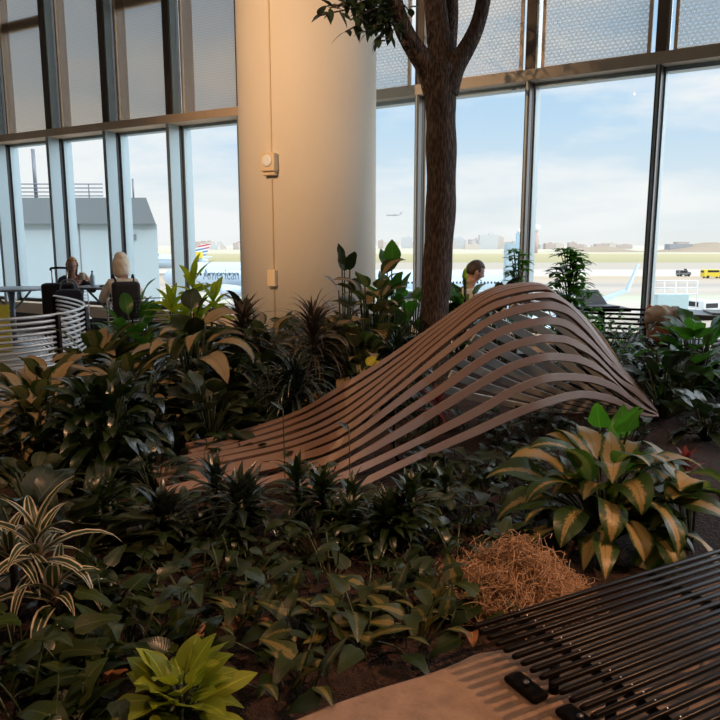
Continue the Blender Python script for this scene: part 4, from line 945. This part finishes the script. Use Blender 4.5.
# ------------------------------------------------------------------ furniture
def chair(label, loc, rz, mat=M['white_steel']):
    c = thing('wire_chair', label, 'chair', loc, rz)
    m = MB()
    for k in range(9): m.tube([(-.21, -.2+.05*k, .395), (.21, -.2+.05*k, .395)], .006, 6)
    m.build('seat', mat, c); m = MB()
    for k in range(8): m.tube(spline([(-.22, -.22, .47+.045*k), (0, -.24, .47+.045*k), (.22, -.22, .47+.045*k)], 4), .006, 6)
    for s_ in (1, -1): m.tube([(.215*s_, -.225, .395), (.215*s_, -.225, .80)], .009, 6)
    m.build('backrest', mat, c)
    for sx in (1, -1):
        for sy in (1, -1): MB().tube([(.20*sx, .19*sy, .395), (.22*sx, .21*sy, 0)], .011, 8).build('leg', M['black_steel'], c)
    return c
chair('wire chair under the blond person by the window', (wloc[0], wloc[1], 0), woman.rotation_euler.z)
c2_ = chair('wire chair under the hooded person', (hl[0], hl[1], 0), hood.rotation_euler.z)
chair('wire chair under the person in the pale shirt', (ml[0], ml[1], 0), man.rotation_euler.z)
q = at(152, 300, 8.0); chair('empty wire chair right of the hooded person', (q.x, q.y, 0), R(200), M['black_steel'])
def table(label, loc, r, z, mat):
    t_ = thing('round_table', label, 'table', loc)
    MB().lathe((0, 0, 0), [(r-.01, z-.028), (r, z-.02), (r, z-.004), (r-.006, z)], 40).build('tabletop', mat, t_)
    MB().cyl((0, 0, 0), .035, .03, z-.03, 16).build('pole', M['grey_metal'], t_)
    m = MB()
    for k in range(4):
        a = k*math.pi/2+.3; m.tube(spline([(0, 0, z-.32), (.12*math.cos(a), .12*math.sin(a), z-.2), (.26*math.cos(a), .26*math.sin(a), z-.035)], 4), .014, 8)
    m.build('bracket', M['grey_metal'], t_)
    MB().lathe((0, 0, 0), [(.24, 0), (.24, .012), (.05, .03)], 32).build('base', M['grey_metal'], t_); return t_
q = at(11, 288, 9.9); tz = q.z; table('grey round table on a pole at the left edge by the window', (q.x, q.y, 0), .50, tz, M['grey_metal'])
q = at(108, 286, 9.1); table('grey round table between the blond and hooded persons', (q.x, q.y, 0), .40, q.z, M['grey_metal']); t2 = q.copy()
q = at(93, 286, 9.15); bt = thing('water_bottle', 'small clear blue water bottle on the window table', 'bottle', (q.x, q.y, t2.z))
MB().lathe((0, 0, 0), [(.026, 0), (.03, .01), (.03, .12), (.012, .16), (.012, .175)], 20).build('body', simple('pale blue plastic', (.45, .62, .72), .2), bt); MB().cyl((0, 0, 0), .014, .175, .195, 14).build('cap', simple('blue cap', (.05, .2, .5), .4), bt)
q = at(110, 288, 8.95); nb_ = MB().box((0, 0, .012), (.24, .18, .02), .3).build('tablet', M['black'], None, (q.x, q.y, t2.z+.001), .004); tag(nb_, 'dark tablet lying on the table in front of the hooded person', 'tablet')
q = at(700, 313, 5.75); rt = thing('counter_table', 'long dark edged table by the right window', 'table', (q.x+.35, q.y-.12, 0), math.atan2(RD.y, RD.x)); RTZ = q.z; RTL = rt.location.copy(); RTA = rt.rotation_euler.z
MB().box((0, 0, RTZ-.02), (1.5, .5, .04)).build('tabletop', M['grey_metal'], rt, bevel=.006)
for sx in (1, -1):
    for sy in (1, -1): MB().box((.7*sx, .2*sy, (RTZ-.04)/2), (.04, .04, RTZ-.04)).build('leg', M['black_steel'], rt)
def laptop(label, loc, rz, tilt, mat, w=.33):
    l = thing('laptop', label, 'laptop', loc, rz); MB().box((0, 0, .009), (w, .22, .016)).build('base', mat, l, bevel=.004)
    s = MB(); s.box((0, 0, .11), (w, .008, .22)); so = s.build('lid', mat, l, bevel=.004); so.location = (0, .11, .016); so.rotation_euler.x = -tilt
    s = MB(); s.box((0, 0, 0), (w-.03, .002, .19)); x = s.build('screen', M['black'], so); x.location = (0, -.0045, .112); return l
q = at(722, 312, 5.72); laptop('open grey laptop at the right picture edge', (q.x, q.y, RTZ), RTA+math.pi-1.25, .25, simple('laptop grey', (.30, .33, .33), .4))
# tall side table with the dark tablet behind the wave
q = at(602, 307, 6.3); st_ = thing('side_table', 'slim side table behind the rod bench back', 'table', (q.x, q.y, 0)); zt_ = q.z
MB().box((0, 0, zt_-.015), (.42, .3, .03)).build('tabletop', M['black_steel'], st_, bevel=.005); MB().cyl((0, 0, 0), .03, .02, zt_-.03, 12).build('pole', M['black_steel'], st_); MB().box((0, 0, .01), (.32, .26, .02)).build('base', M['black_steel'], st_)
lp = laptop('open dark laptop behind the wave, lid leaning back', (q.x-.02, q.y, zt_), R(10), 1.0, simple('dark laptop', (.05, .05, .07), .35), .27)
# rod bench back at right rear
def rodbench(name, label, path, zs, mat, posts, pr=.011):
    o_ = path[0]; b_ = thing(name, label, 'bench', (o_.x, o_.y, 0)); P = spline(path, 8); P = [p-Vector((o_.x, o_.y, 0)) for p in P]
    for z in zs:
        m = MB(); m.tube([(p.x, p.y, z) for p in P], pr, 8); m.build('rod', mat, b_)
    for t_ in posts:
        p = P[int(t_*(len(P)-1))]; d_ = P[min(len(P)-1, int(t_*(len(P)-1))+1)]-P[max(0, int(t_*(len(P)-1))-1)]
        m = MB(); m.box((p.x, p.y, (zs[0]+.0)/2+.0), (.05, .05, zs[0])); m.build('post', M['black_steel'], b_)
    return b_, P
zs = [.84-.043*k for k in range(9)]
def gp(px, Y): v = at(px, 300, Y); return Vector((v.x, v.y, 0))
b1, P1 = rodbench('rod_bench', 'black rod backed bench between the wave and the beige coat', [gp(560, 6.35), gp(610, 6.22), (gp(652, 6.1))], zs, M['black_steel'], (.05, .97))
m = MB()
for k in range(8): m.tube([(p.x+.02, p.y+.06+.045*k, .44) for p in P1], .011, 6)
m.build('seat', M['black_steel'], b1)
# curved bright rod bench at left rear
cpath = [Vector(p+(0,)) for p in ((-3.25, 7.45), (-2.95, 7.1), (-2.62, 6.6), (-2.40, 6.05), (-2.36, 5.5), (-2.55, 5.1), (-3.0, 4.75), (-3.7, 4.5))]
cz = [.865-.043*k for k in range(10)]
b2, P2 = rodbench('rod_bench', 'curved bench of bright metal rods in front of the suitcase, far left', cpath, cz, M['white_steel'], (.02, .42, .60, .80), .012)
m = MB(); Pm = [Vector((-1.15, .55, 0))]
for k in range(1, 9):
    ln = []
    for i, p in enumerate(P2):
        t_ = (P2[min(i+1, len(P2)-1)]-P2[max(0, i-1)]).normalized(); nn = Vector((t_.y, -t_.x, 0)); ln.append((p.x+nn.x*.048*k, p.y+nn.y*.048*k, .44))
    m.tube(ln, .011, 6)
m.build('seat', M['white_steel'], b2)
# suitcase with backpack on the handle
q = at(59, 285, 8.6); sc_ = thing('suitcase', 'black suitcase with raised silver handle beside the blond person', 'suitcase', (q.x, q.y, 0), .25)
MB().box((0, 0, .50), (.38, .24, .88)).build('shell', M['blackcloth'], sc_, bevel=.03)
hd = MB()
for s_ in (1, -1): hd.tube([(.085*s_, .08, .9), (.085*s_, .08, 1.10)], .009, 8)
hd = hd.build('handle_tubes', M['white_steel'], sc_); g = MB(); g.tube(spline([(-.095, .08, 1.09), (-.08, .08, 1.12), (.08, .08, 1.12), (.095, .08, 1.09)], 4), .014, 8); g.build('grip', M['black'], hd)
for sx in (1, -1):
    for sy in (1, -1): MB().tube([(.14*sx-.012, .08*sy, .035), (.14*sx+.012, .08*sy, .035)], .035, 14).build('wheel', M['black'], sc_)
q = at(74, 288, 8.5); s2 = thing('suitcase', 'smaller dark blue bag standing right of the black suitcase', 'bag', (q.x, q.y-.15, 0), .3)
MB().box((0, 0, .46), (.30, .2, .84)).build('shell', cloth_navy, s2, bevel=.05); g = MB(); g.tube(spline([(-.10, 0, .87), (-.06, 0, .98), (.06, 0, .98), (.10, 0, .87)], 5), .009, 8); g.build('handle', M['grey_metal'], s2)
for sx in (1, -1): MB().tube([(.10*sx-.012, 0, .03), (.10*sx+.012, 0, .03)], .03, 12).build('wheel', M['black'], s2)
q = at(0, 310, 9.3); ys = thing('floor_sign', 'yellow folding floor sign at the left edge', 'sign', (q.x, q.y, 0), .5)
yel = simple('yellow plastic', (.75, .58, .05), .5)
for s_ in (1, -1):
    p = MB(); p.box((0, 0, .31), (.22, .012, .62)); po = p.build('panel', yel, ys, bevel=.004); po.location = (0, .11*s_, 0); po.rotation_euler.x = .17*s_
# bag and coat on the right bench
q = at(668, 330, 5.75); sb = thing('rod_bench', 'short bench holding the tan bag and beige coat', 'bench', (q.x, q.y, 0), RTA)
MB().box((0, 0, .60), (.6, .42, .03)).build('seat', M['black_steel'], sb, bevel=.006)
for sx in (1, -1):
    for sy in (1, -1): MB().box((.26*sx, .18*sy, .293), (.035, .035, .585)).build('leg', M['black_steel'], sb)
q = at(667, 326, 5.72); tb = thing('tote_bag', 'tan brown tote bag under the beige coat', 'bag', (q.x, q.y, .616), R(-12))
leather = simple('tan leather', (.36, .17, .08), .6)
MB().box((0, 0, .07), (.30, .14, .14)).build('body', leather, tb, bevel=.03)
g = MB(); g.tube(spline([(-.15, 0, .10), (-.17, 0, .22), (-.145, 0, .29), (-.11, 0, .24), (-.10, 0, .13)], 5), .011, 8); g.build('handle', simple('orange leather', (.62, .25, .06), .5), tb)
q = at(665, 313, 5.70); fc = thing('coat', 'rumpled beige coat lying on the tan bag', 'coat', (q.x, q.y, .757), R(-12))
m = MB(); m.ball((-.03, 0, .075), (.13, .085, .085), 28, 18); vv = []
for v in m.v: vv.append((v[0]+.012*math.sin(v[2]*70+v[0]*25), v[1]+.012*math.sin(v[0]*60), max(0, v[2]+.008*math.sin(v[0]*55+v[1]*40))))
m.v = vv; m.build('folds', simple('beige knit', (.55, .44, .36), .95, var=.3, scale=30), fc)
m = MB()
for k in range(3): m.tube([(.06+.02*k, -.075, .04), (.065+.02*k, -.05, .11), (.06+.02*k, .03, .14)], .014, 8)
m.build('collar', simple('grey knit', (.25, .22, .20), .95), fc)
q = at(681, 314, 5.66); dr = MB(); dr.tube([(-.07, 0, 0), (.07, 0, .0)], [.058, .058], 18); do = dr.build('rolled_jacket', M['blackcloth'], None, (q.x+.02, q.y, .757+.058), .01); do.rotation_euler.z = R(-20); tag(do, 'small rolled dark jacket right of the beige coat', 'jacket')

# ------------------------------------------------------------------ outside
GZ = -6.5
t = MT('airfield ground'); sx = t.n('ShaderNodeSeparateXYZ', {0: t.obj()}); nn = t.noise(t.obj(), .03, 4); fy = t.math('ADD', sx.outputs[1], t.math('MULTIPLY', nn, 14.0))
lg = t.math('DIVIDE', t.math('LOGARITHM', t.math('MAXIMUM', fy, 5.0), 10.0), 4.0)
def lp_(y): return math.log10(y)/4
tar = (.40, .345, .285); gr = (.34, .30, .15); dk = (.33, .30, .27); sand = (.44, .345, .24)
M['ground'] = t.done(t.bsdf(Base_Color=t.ramp(lg, [(0, tar), (lp_(85), tar), (lp_(88), (.46, .41, .36)), (lp_(105), (.50, .44, .38)), (lp_(110), (.46, .50, .36)), (lp_(118), (.44, .48, .34)), (lp_(121), tar), (lp_(135), (.46, .40, .34)), (lp_(150), dk), (lp_(156), (.44, .37, .30)), (lp_(185), sand), (lp_(192), (.56, .49, .43)),
    (lp_(235), (.50, .44, .40)), (lp_(245), tar), (lp_(320), tar), (lp_(340), gr), (lp_(620), (.42, .36, .20)), (lp_(700), (.5, .45, .33)), (1, (.5, .47, .42))]), Roughness=.9).outputs[0])
m = MB(); m.box((0, 4500, GZ-.5), (16000, 9100, 1)); o = m.build('airfield_ground', M['ground']); tag(o, 'pale airfield tarmac with grass strips out to the horizon', 'ground'); o['kind'] = 'structure'
pale = simple('pale cladding', (.47, .58, .64), .6, var=.04, scale=.4); greyclad = simple('grey cladding', (.20, .235, .26), .6, var=.05, scale=.4)
# terminal wing at left
tb_ = thing('terminal_building', 'pale terminal wing with grey parapet outside the left windows', 'building', (at(60, 245, 26).x, 26, GZ))
xl, xr = at(-60, 245, 26).x-tb_.location.x, at(157, 245, 26).x-tb_.location.x; zt = at(60, 224, 26).z-GZ; zp = at(60, 198, 26).z-GZ
xrb = at(155, 245, 33).x-tb_.location.x; wallm = MB(); wallm.prism([(xl, .1), (xr, .1), (xrb, 7.1), (xl-2, 7.1)], 0, zt)
for pxx in (79, 127): wallm.box((at(pxx, 245, 26).x-tb_.location.x, .09, zt/2), (.04, .02, zt), mi=1)
wallm.box(((xl+xr)/2, .09, zt*.56), (xr-xl, .02, .04), mi=1)
wallm.build('wall', [pale, greyclad], tb_)
m = MB(); xr2 = at(150, 245, 26).x-tb_.location.x
vs = [(xl, -.2, zt), (xr+.05, -.2, zt), (xr2, -.2, zp), (xl, -.2, zp), (xl, 7.2, zt), (xrb+.05, 7.2, zt), (xrb-.4, 7.2, zp), (xl, 7.2, zp)]
m.add(vs, [(0, 1, 2, 3), (7, 6, 5, 4), (0, 4, 5, 1), (1, 5, 6, 2), (2, 6, 7, 3), (3, 7, 4, 0)]); m.build('parapet', greyclad, tb_)
m = MB(); m.box((at(132, 237, 26).x-tb_.location.x, .06, at(132, 237, 26).z-GZ), (.25, .06, .2)); m.build('vent', greyclad, tb_)
m = MB(); xrr = at(106, 245, 27).x-tb_.location.x; zr = at(60, 184, 27).z-GZ
for k in range(4): m.tube([(xl, 1.0, zr-(zr-zp)*k/4), (xrr, 1.0, zr-(zr-zp)*k/4)], .022, 6)
xx = xl
while xx < xrr+.1: m.tube([(xx, 1.0, zp-.05), (xx, 1.0, zr)], .022, 6); xx += 1.3
m.build('roof_railing', M['grey_metal'], tb_)
m = MB(); q = at(29, 148, 27); m.tube([(q.x-tb_.location.x, 1.3, zp-.05), (q.x-tb_.location.x, 1.3, q.z-GZ)], .07, 8); q = at(130, 178, 27); m.tube([(q.x-tb_.location.x, 1.3, zp-.05), (q.x-tb_.location.x, 1.3, q.z-GZ)], .035, 6); m.build('mast', M['grey_metal'], tb_)
# teal glazed block at the far left
q = at(-8, 245, 30); tg = thing('glass_block', 'teal glazed block at the far left beyond the terminal wing', 'building', (q.x-1.0, 22, GZ)); teal = simple('teal glass', (.05, .32, .36), .2)
MB().box((0, 0, 3), (1.6, 2, 6.2)).build('wall', teal, tg); MB().box((0, 0, 6.2), (1.8, 2.2, .2)).build('roof', greyclad, tg)
# parked airliner
def airliner(label, nose, L, rad, heading, mat, tailm=None, span=.46, tipz=.2, finh=5.2):
    a = thing('airliner', label, 'aircraft', nose, heading)   # fuselage runs from the nose along local -X
    prof_ = [(0, .05), (-.6, .45), (-1.6, .75), (-3.2, .95), (-5, 1), (-L*.66, 1), (-L*.78, .88), (-L*.9, .5), (-L, .12)]
    m = MB(); m.tube([(x, 0, rad*(.15*(1-r) if x < -L*.6 else -.12*(1-r))) for x, r in prof_], [r*rad for _, r in prof_], 40); m.build('fuselage', mat, a)
    for s_ in (1, -1):
        w = MB(); x0, x1 = -L*.40, -L*.56; tipx = x0-L*.22; sp_ = L*span
        vs = [(x0, s_*rad*.7, -rad*.55), (x1, s_*rad*.7, -rad*.55), (tipx-1.4, s_*sp_, tipz), (tipx, s_*sp_, tipz)]; vs += [(x, y, z+(.55 if i < 2 else .15)) for i, (x, y, z) in enumerate(vs)]
        w.add(vs, [(0, 1, 2, 3), (7, 6, 5, 4), (0, 4, 5, 1), (1, 5, 6, 2), (2, 6, 7, 3), (3, 7, 4, 0)]); wo_ = w.build('wing', mat, a)
        g = MB(); b0 = [(tipx, s_*sp_, tipz), (tipx-1.4, s_*sp_, tipz), (tipx-2.6, s_*(sp_+.9), tipz+1.9), (tipx-2.0, s_*(sp_+.9), tipz+1.9)]; b1_ = [(x, y+s_*.12, z) for x, y, z in b0]
        g.add(b0+b1_, [(0, 1, 2, 3), (7, 6, 5, 4), (0, 4, 5, 1), (1, 5, 6, 2), (2, 6, 7, 3), (3, 7, 4, 0)]); g.build('winglet', mat, wo_)
        e = MB(); e.tube([(x0+1.6, s_*sp_*.36, -rad*.85), (x0+1.2, s_*sp_*.36, -rad*.85), (x0-1.6, s_*sp_*.36, -rad*.8)], [.85, .95, .55], 24); e.build('engine', mat, a)
        h = MB(); vs = [(-L*.86, s_*.3, rad*.35), (-L*.95, s_*.3, rad*.35), (-L*1.0, s_*rad*3, rad*.55), (-L*.96, s_*rad*3, rad*.55)]; vs += [(x, y, z+.2) for x, y, z in vs]
        h.add(vs, [(0, 1, 2, 3), (7, 6, 5, 4), (0, 4, 5, 1), (1, 5, 6, 2), (2, 6, 7, 3), (3, 7, 4, 0)]); h.build('tailplane', mat, a)
    f = MB(); vs = [(-L*.80, -.15, rad*.8), (-L*.97, -.15, rad*.5), (-L*1.03, -.1, rad*.6+finh), (-L*.95, -.1, rad*.6+finh)]; vs += [(x, -y, z) for x, y, z in vs]
    f.add(vs, [(0, 1, 2, 3), (7, 6, 5, 4), (0, 4, 5, 1), (1, 5, 6, 2), (2, 6, 7, 3), (3, 7, 4, 0)], 0, [(v[0], v[2]) for v in vs]); f.build('tail_fin', tailm or mat, a)
    m = MB()
    for i in range(int((L*.6)/.52)):
        for s_ in (1, -1): m.box((-4.2-.52*i, s_*rad*.985, rad*.22), (.22, .06, .32))
    wn_ = m.build('cabin_windows', M['black'], a); wn_['kind'] = 'stuff'
    for x, y in ((-3.5, 0), (-L*.5, 2.2), (-L*.5, -2.2)):
        gq = MB(); gq.tube([(x, y, -rad*.6), (x, y, GZ-nose[2]+.45)], .12, 8); go = gq.build('landing_gear', M['grey_metal'], a); ww = MB(); ww.tube([(x, y-.25, GZ-nose[2]+.45), (x, y+.25, GZ-nose[2]+.45)], .45, 18); ww.build('wheel', M['black'], go)
    return a
silver = simple('silver blue fuselage', (.50, .62, .74), .35, .2, .03)
t = MT('striped tail'); sz = t.n('ShaderNodeSeparateXYZ', {0: t.uv()}).outputs
fr_ = t.math('FRACT', t.math('ADD', t.math('MULTIPLY', sz[1], 1.2), t.math('MULTIPLY', sz[0], .25))); red_top = t.math('GREATER_THAN', t.math('ADD', sz[1], t.math('MULTIPLY', sz[0], -.25)), 13.0)
M['tail'] = t.done(t.bsdf(Base_Color=t.mix(t.math('GREATER_THAN', fr_, .5), (.75, .78, .8, 1), t.mix(t.math('GREATER_THAN', sz[1], 3.4), (.10, .22, .45, 1), (.60, .08, .10, 1))), Roughness=.4).outputs[0])
n1 = at(163, 277, 90); a1 = airliner('silver blue airliner with grey title lettering seen left of the column', (n1.x, 90, n1.z), 24.5, 1.9, math.pi, silver)
n3 = at(533, 285, 108); airliner('pale blue airliner with its nose behind the tall mullion by the seated man', (n3.x, 108, n3.z), 37.0, 2.2, 0, silver, span=.36)
n4 = at(530, 245, 36); airliner('pale blue airliner beyond the wave crest, upturned winglet showing', (n4.x, 36, -3.4), 24.0, 1.4, -math.pi/2-.24, silver, span=.275, tipz=1.55, finh=3.4)
# title lettering on the fuselage side
tx = bpy.data.curves.new('title_lettering', 'FONT'); tx.body = 'American'; tx.size = 1.95; tx.extrude = .01; tx.space_character = 1.0
to = bpy.data.objects.new('title_lettering', tx); COL.objects.link(to); to.parent = a1; to.rotation_euler = (R(90), 0, math.pi); to['label'] = 'grey blue title lettering'
tx.materials.append(simple('grey blue lettering', (.16, .24, .32), .5))
_dg = bpy.context.evaluated_depsgraph_get(); _me = bpy.data.meshes.new_from_object(to.evaluated_get(_dg)); bpy.data.objects.remove(to)
to = bpy.data.objects.new('title_lettering', _me); COL.objects.link(to); to.parent = a1; to.rotation_euler = (R(90), 0, math.pi); to['label'] = 'grey blue title lettering'
_p = at(203, 279.5, 88.1); _l = Matrix.Rotation(-math.pi, 3, 'Z') @ (Vector((_p.x, _p.y, _p.z))-Vector(a1.location)); to.location = (_l.x, 1.91, _l.z); to.scale = (.60, 1, 1)
n2 = at(97, 268, 190); airliner('distant airliner with red and blue striped tail fin', (n2.x, 190, GZ+3.6), 30.0, 1.9, math.pi, silver, tailm=M['tail'], finh=3.4)
# light blue equipment tower against the mullion
q = at(513, 260, 30); lt = thing('equipment_tower', 'pale blue equipment tower beside the tall mullion right of the seated man', 'tower', (q.x, 30, GZ)); zt3 = at(512, 236, 30).z-GZ
MB().box((-.12, 0, zt3/2-.15), (.42, .6, zt3-.3)).build('cabinet', simple('pale blue steel', (.42, .56, .64), .5), lt); MB().box((.17, -.1, zt3/2), (.17, .2, zt3+.2)).build('column', simple('blue steel', (.40, .58, .70), .5), lt); MB().cyl((.17, -.1, 0), .07, zt3+.1, zt3+.3, 12).build('lamp', M['white'], lt)
# ground vehicles
def van(label, px, py, Y, w=2.0, L=5, rz=.3, h=2.1, cat='van', mat=M['white']):
    q = at(px, py, Y); v = thing('van', label, cat, (q.x, Y, GZ), rz)
    m = MB(); prof_ = [(-L/2, .35), (L/2, .35), (L/2, 1.05), (L/2-.7, 1.2), (L/2-1.4, h), (-L/2+.1, h), (-L/2, h-.3)]
    vs = [(x, -w/2, z) for x, z in prof_]+[(x, w/2, z) for x, z in prof_]; n = len(prof_)
    m.add(vs, [tuple(range(n)), tuple(range(2*n-1, n-1, -1))]+[(i, n+i, n+(i+1) % n, (i+1) % n) for i in range(n)]); m.build('body', mat, v, bevel=.06)
    for s_ in (1, -1): MB().box((-.3, s_*(w/2+.005), h-.42), (L*.55, .02, .5)).build('side_window', M['black'], v)
    MB().box((L/2-1.08, 0, 1.63), (.03, w-.3, .72), ry=-.66).build('windscreen', M['black'], v)
    MB().box((-L/2-.01, 0, h-.5), (.03, w-.4, .5)).build('rear_window', M['black'], v)
    for sx in (1, -1):
        for sy in (1, -1): MB().tube([(sx*L*.31, sy*(w/2-.2), .35), (sx*L*.31, sy*(w/2+.02), .35)], .35, 18).build('wheel', M['black'], v)
    return v
van('white van parked outside right of the beige coat', 694, 300, 76, rz=1.9)
q = at(670, 300, 72); lf = thing('service_truck', 'white airport service truck with raised glass cab left of the white van', 'truck', (q.x, 72, GZ), .1)
MB().box((0, 0, .95), (5.8, 2.2, .9)).build('chassis', M['white'], lf, bevel=.05); MB().box((-.2, 0, 2.2), (3.4, 2.0, 1.6)).build('cab', simple('pale glass cab', (.40, .55, .58), .2), lf, bevel=.1)
m = MB()
for x in (-2.3, -1.2, 0, 1.2, 2.3): m.tube([(x, -.9, 1.4), (x, -.9, 4.3)], .07, 6)
for z in (3.0, 3.6, 4.3): m.tube([(-2.3, -.9, z), (2.3, -.9, z)], .07, 6)
m.build('lift_frame', M['white'], lf)
for sx in (1, -1):
    for sy in (1, -1): MB().tube([(sx*1.9, sy*.85, .42), (sx*1.9, sy*1.12, .42)], .42, 18).build('wheel', M['black'], lf)
van('yellow service vehicle far out on the right taxiway', 712, 281, 170, rz=0, mat=yel)
van('small grey vehicle far out on the taxiway above the white truck', 683, 279, 180, rz=0, w=1.8, L=3.2, h=1.6, mat=M['grey_metal'])
q = at(62, 298, 21); yv = thing('baggage_tug', 'yellow baggage tug low outside the second left window', 'vehicle', (q.x, 21, GZ), .4); MB().box((0, 0, 1.7), (1.5, 1.2, 2.4)).build('cab', yel, yv, bevel=.1); MB().box((1.1, 0, .8), (1.4, 1.2, .8)).build('bonnet', yel, yv, bevel=.08)
for sx in (-.5, 1.4):
    for sy in (1, -1): MB().tube([(sx, sy*.5, .3), (sx, sy*.65, .3)], .3, 14).build('wheel', M['black'], yv)
q = at(198, 255, 150); hl_ = thing('lift_truck', 'yellow high lift vehicle left of the striped tail fin', 'vehicle', (q.x, 150, GZ)); MB().box((0, 0, q.z-GZ), (1.8, 1.4, 1.3)).build('basket', yel, hl_); MB().box((0, 0, (q.z-GZ-.6)/2+.5), (.3, .3, q.z-GZ-1.6)).build('boom', M['grey_metal'], hl_); MB().box((0, 0, .8), (4, 2, 1)).build('chassis', yel, hl_)
for sx in (1, -1):
    for sy in (1, -1): MB().tube([(sx*1.3, sy*.8, .4), (sx*1.3, sy*1.02, .4)], .4, 14).build('wheel', M['black'], hl_)
# flying aircraft
q = at(393, 215, 900); fa = thing('flying_airliner', 'tiny airliner in flight in the sky left of the tree', 'aircraft', tuple(q), R(170)); fm = simple('pale grey aircraft', (.42, .45, .48), .5)
MB().tube([(9, 0, 0), (7.5, 0, 0), (-6, 0, 0), (-11, 0, .6)], [.2, 1.1, 1.1, .2], 14).build('fuselage', fm, fa)
for s_ in (1, -1):
    w = MB(); vs = [(1.5, 0, -.2), (-2.5, 0, -.2), (-5, s_*9, .4), (-3.8, s_*9, .4)]; vs += [(x, y, z+.3) for x, y, z in vs]; w.add(vs, [(0, 1, 2, 3), (7, 6, 5, 4), (0, 4, 5, 1), (1, 5, 6, 2), (2, 6, 7, 3), (3, 7, 4, 0)]); w.build('wing', fm, fa)
w = MB(); vs = [(-7, -.1, .6), (-10.5, -.1, .6), (-12, -.1, 4), (-10.5, -.1, 4)]; vs += [(x, .1, z) for x, y, z in vs]; w.add(vs, [(0, 1, 2, 3), (7, 6, 5, 4), (0, 4, 5, 1), (1, 5, 6, 2), (2, 6, 7, 3), (3, 7, 4, 0)]); w.build('tail_fin', fm, fa)
# control tower
q = at(536, 225, 700); ct = thing('control_tower', 'red and white control tower right beside the tall mullion', 'tower', (q.x, 700, GZ)); H = q.z-GZ
MB().cyl((0, 0, 0), 2.6, 0, H-6, 16, r2=2.2).build('shaft', simple('pinkish concrete', (.55, .40, .38), .8), ct); MB().lathe((0, 0, 0), [(2.5, H-6), (4, H-4), (4.2, H-1), (2.5, H)], 16).build('cab', M['white'], ct)
# distant skyline
haze = [simple('hazed grey concrete', (.56, .58, .60), .9, var=.03), simple('hazed tan concrete', (.60, .55, .50), .9, var=.03), simple('hazed brown brick', (.50, .43, .40), .9, var=.03)]  # aerial haze put into the distant building colours
rnd_ = random.Random(5)
bm_ = []
for k in range(3):
    m = MB(); m.box((0, 0, .5), (1, 1, 1)); m.box((.15, 0, 1.06), (.3, .4, .14)); bm_.append(m.mesh('distant_building', haze[k]))
def skyline(px0, px1, n, Y0, h0, h1, grp, lab):
    got = []; tries = 0
    while len(got) < n and tries < 3000:
        tries += 1; px = rnd_.uniform(px0, px1); Y = Y0*rnd_.uniform(.9, 1.25); p = at(px, 250, Y); wd = rnd_.uniform(9, 34)
        if any(abs(p.x-a) < (wd+w2)/2+2 and abs(Y-b) < 20 for a, b, w2 in got): continue
        got.append((p.x, Y, wd))
        o = bpy.data.objects.new('distant_building', rnd_.choice(bm_)); COL.objects.link(o); o.location = (p.x, Y, GZ); H = rnd_.uniform(h0, h1)*Y0/1400; o.scale = (wd, 16, H); tag(o, lab, 'building', grp)
skyline(375, 535, 46, 1400, 8, 27, 'city skyline between the column and the tall mullion', 'pale distant city building on the horizon between the column and the tall mullion')
skyline(196, 246, 18, 1300, 9, 17, 'skyline left of the column', 'pale distant building on the horizon just left of the column')
skyline(535, 640, 20, 1500, 6, 13, 'low skyline right of the tall mullion', 'low pale distant building on the horizon right of the tall mullion')
hillm = simple('brown embankment', (.34, .27, .20), .95, var=.2, scale=.02)
hp_ = at(690, 250, 800); m = MB(); N_ = 40; vs = []; fs = []
for i in range(N_+1):
    x = -150+320*i/N_; h = 11*(.55+.45*math.sin(i*.33+.4))*min(1, i/9)
    vs += [(x, -20, 0), (x, 12, h), (x, 60, 0)]
for i in range(N_): fs += [(3*i, 3*i+3, 3*i+4, 3*i+1), (3*i+1, 3*i+4, 3*i+5, 3*i+2)]
m.add(vs, fs, 0, None, 0, True); o = m.build('embankment', hillm, None, (hp_.x, 800, GZ)); tag(o, 'low brown embankment on the right horizon', 'hill'); o['kind'] = 'structure'
q = at(679, 249, 810); hb2 = thing('hangar_building', 'long building on top of the right embankment', 'building', (q.x, 812, GZ)); MB().box((0, 0, 4), (26, 14, 10)).build('wall', simple('grey hangar cladding', (.34, .36, .40), .8), hb2); MB().box((3, 0, 10), (14, 10, 3)).build('roof_plant', haze[2], hb2)
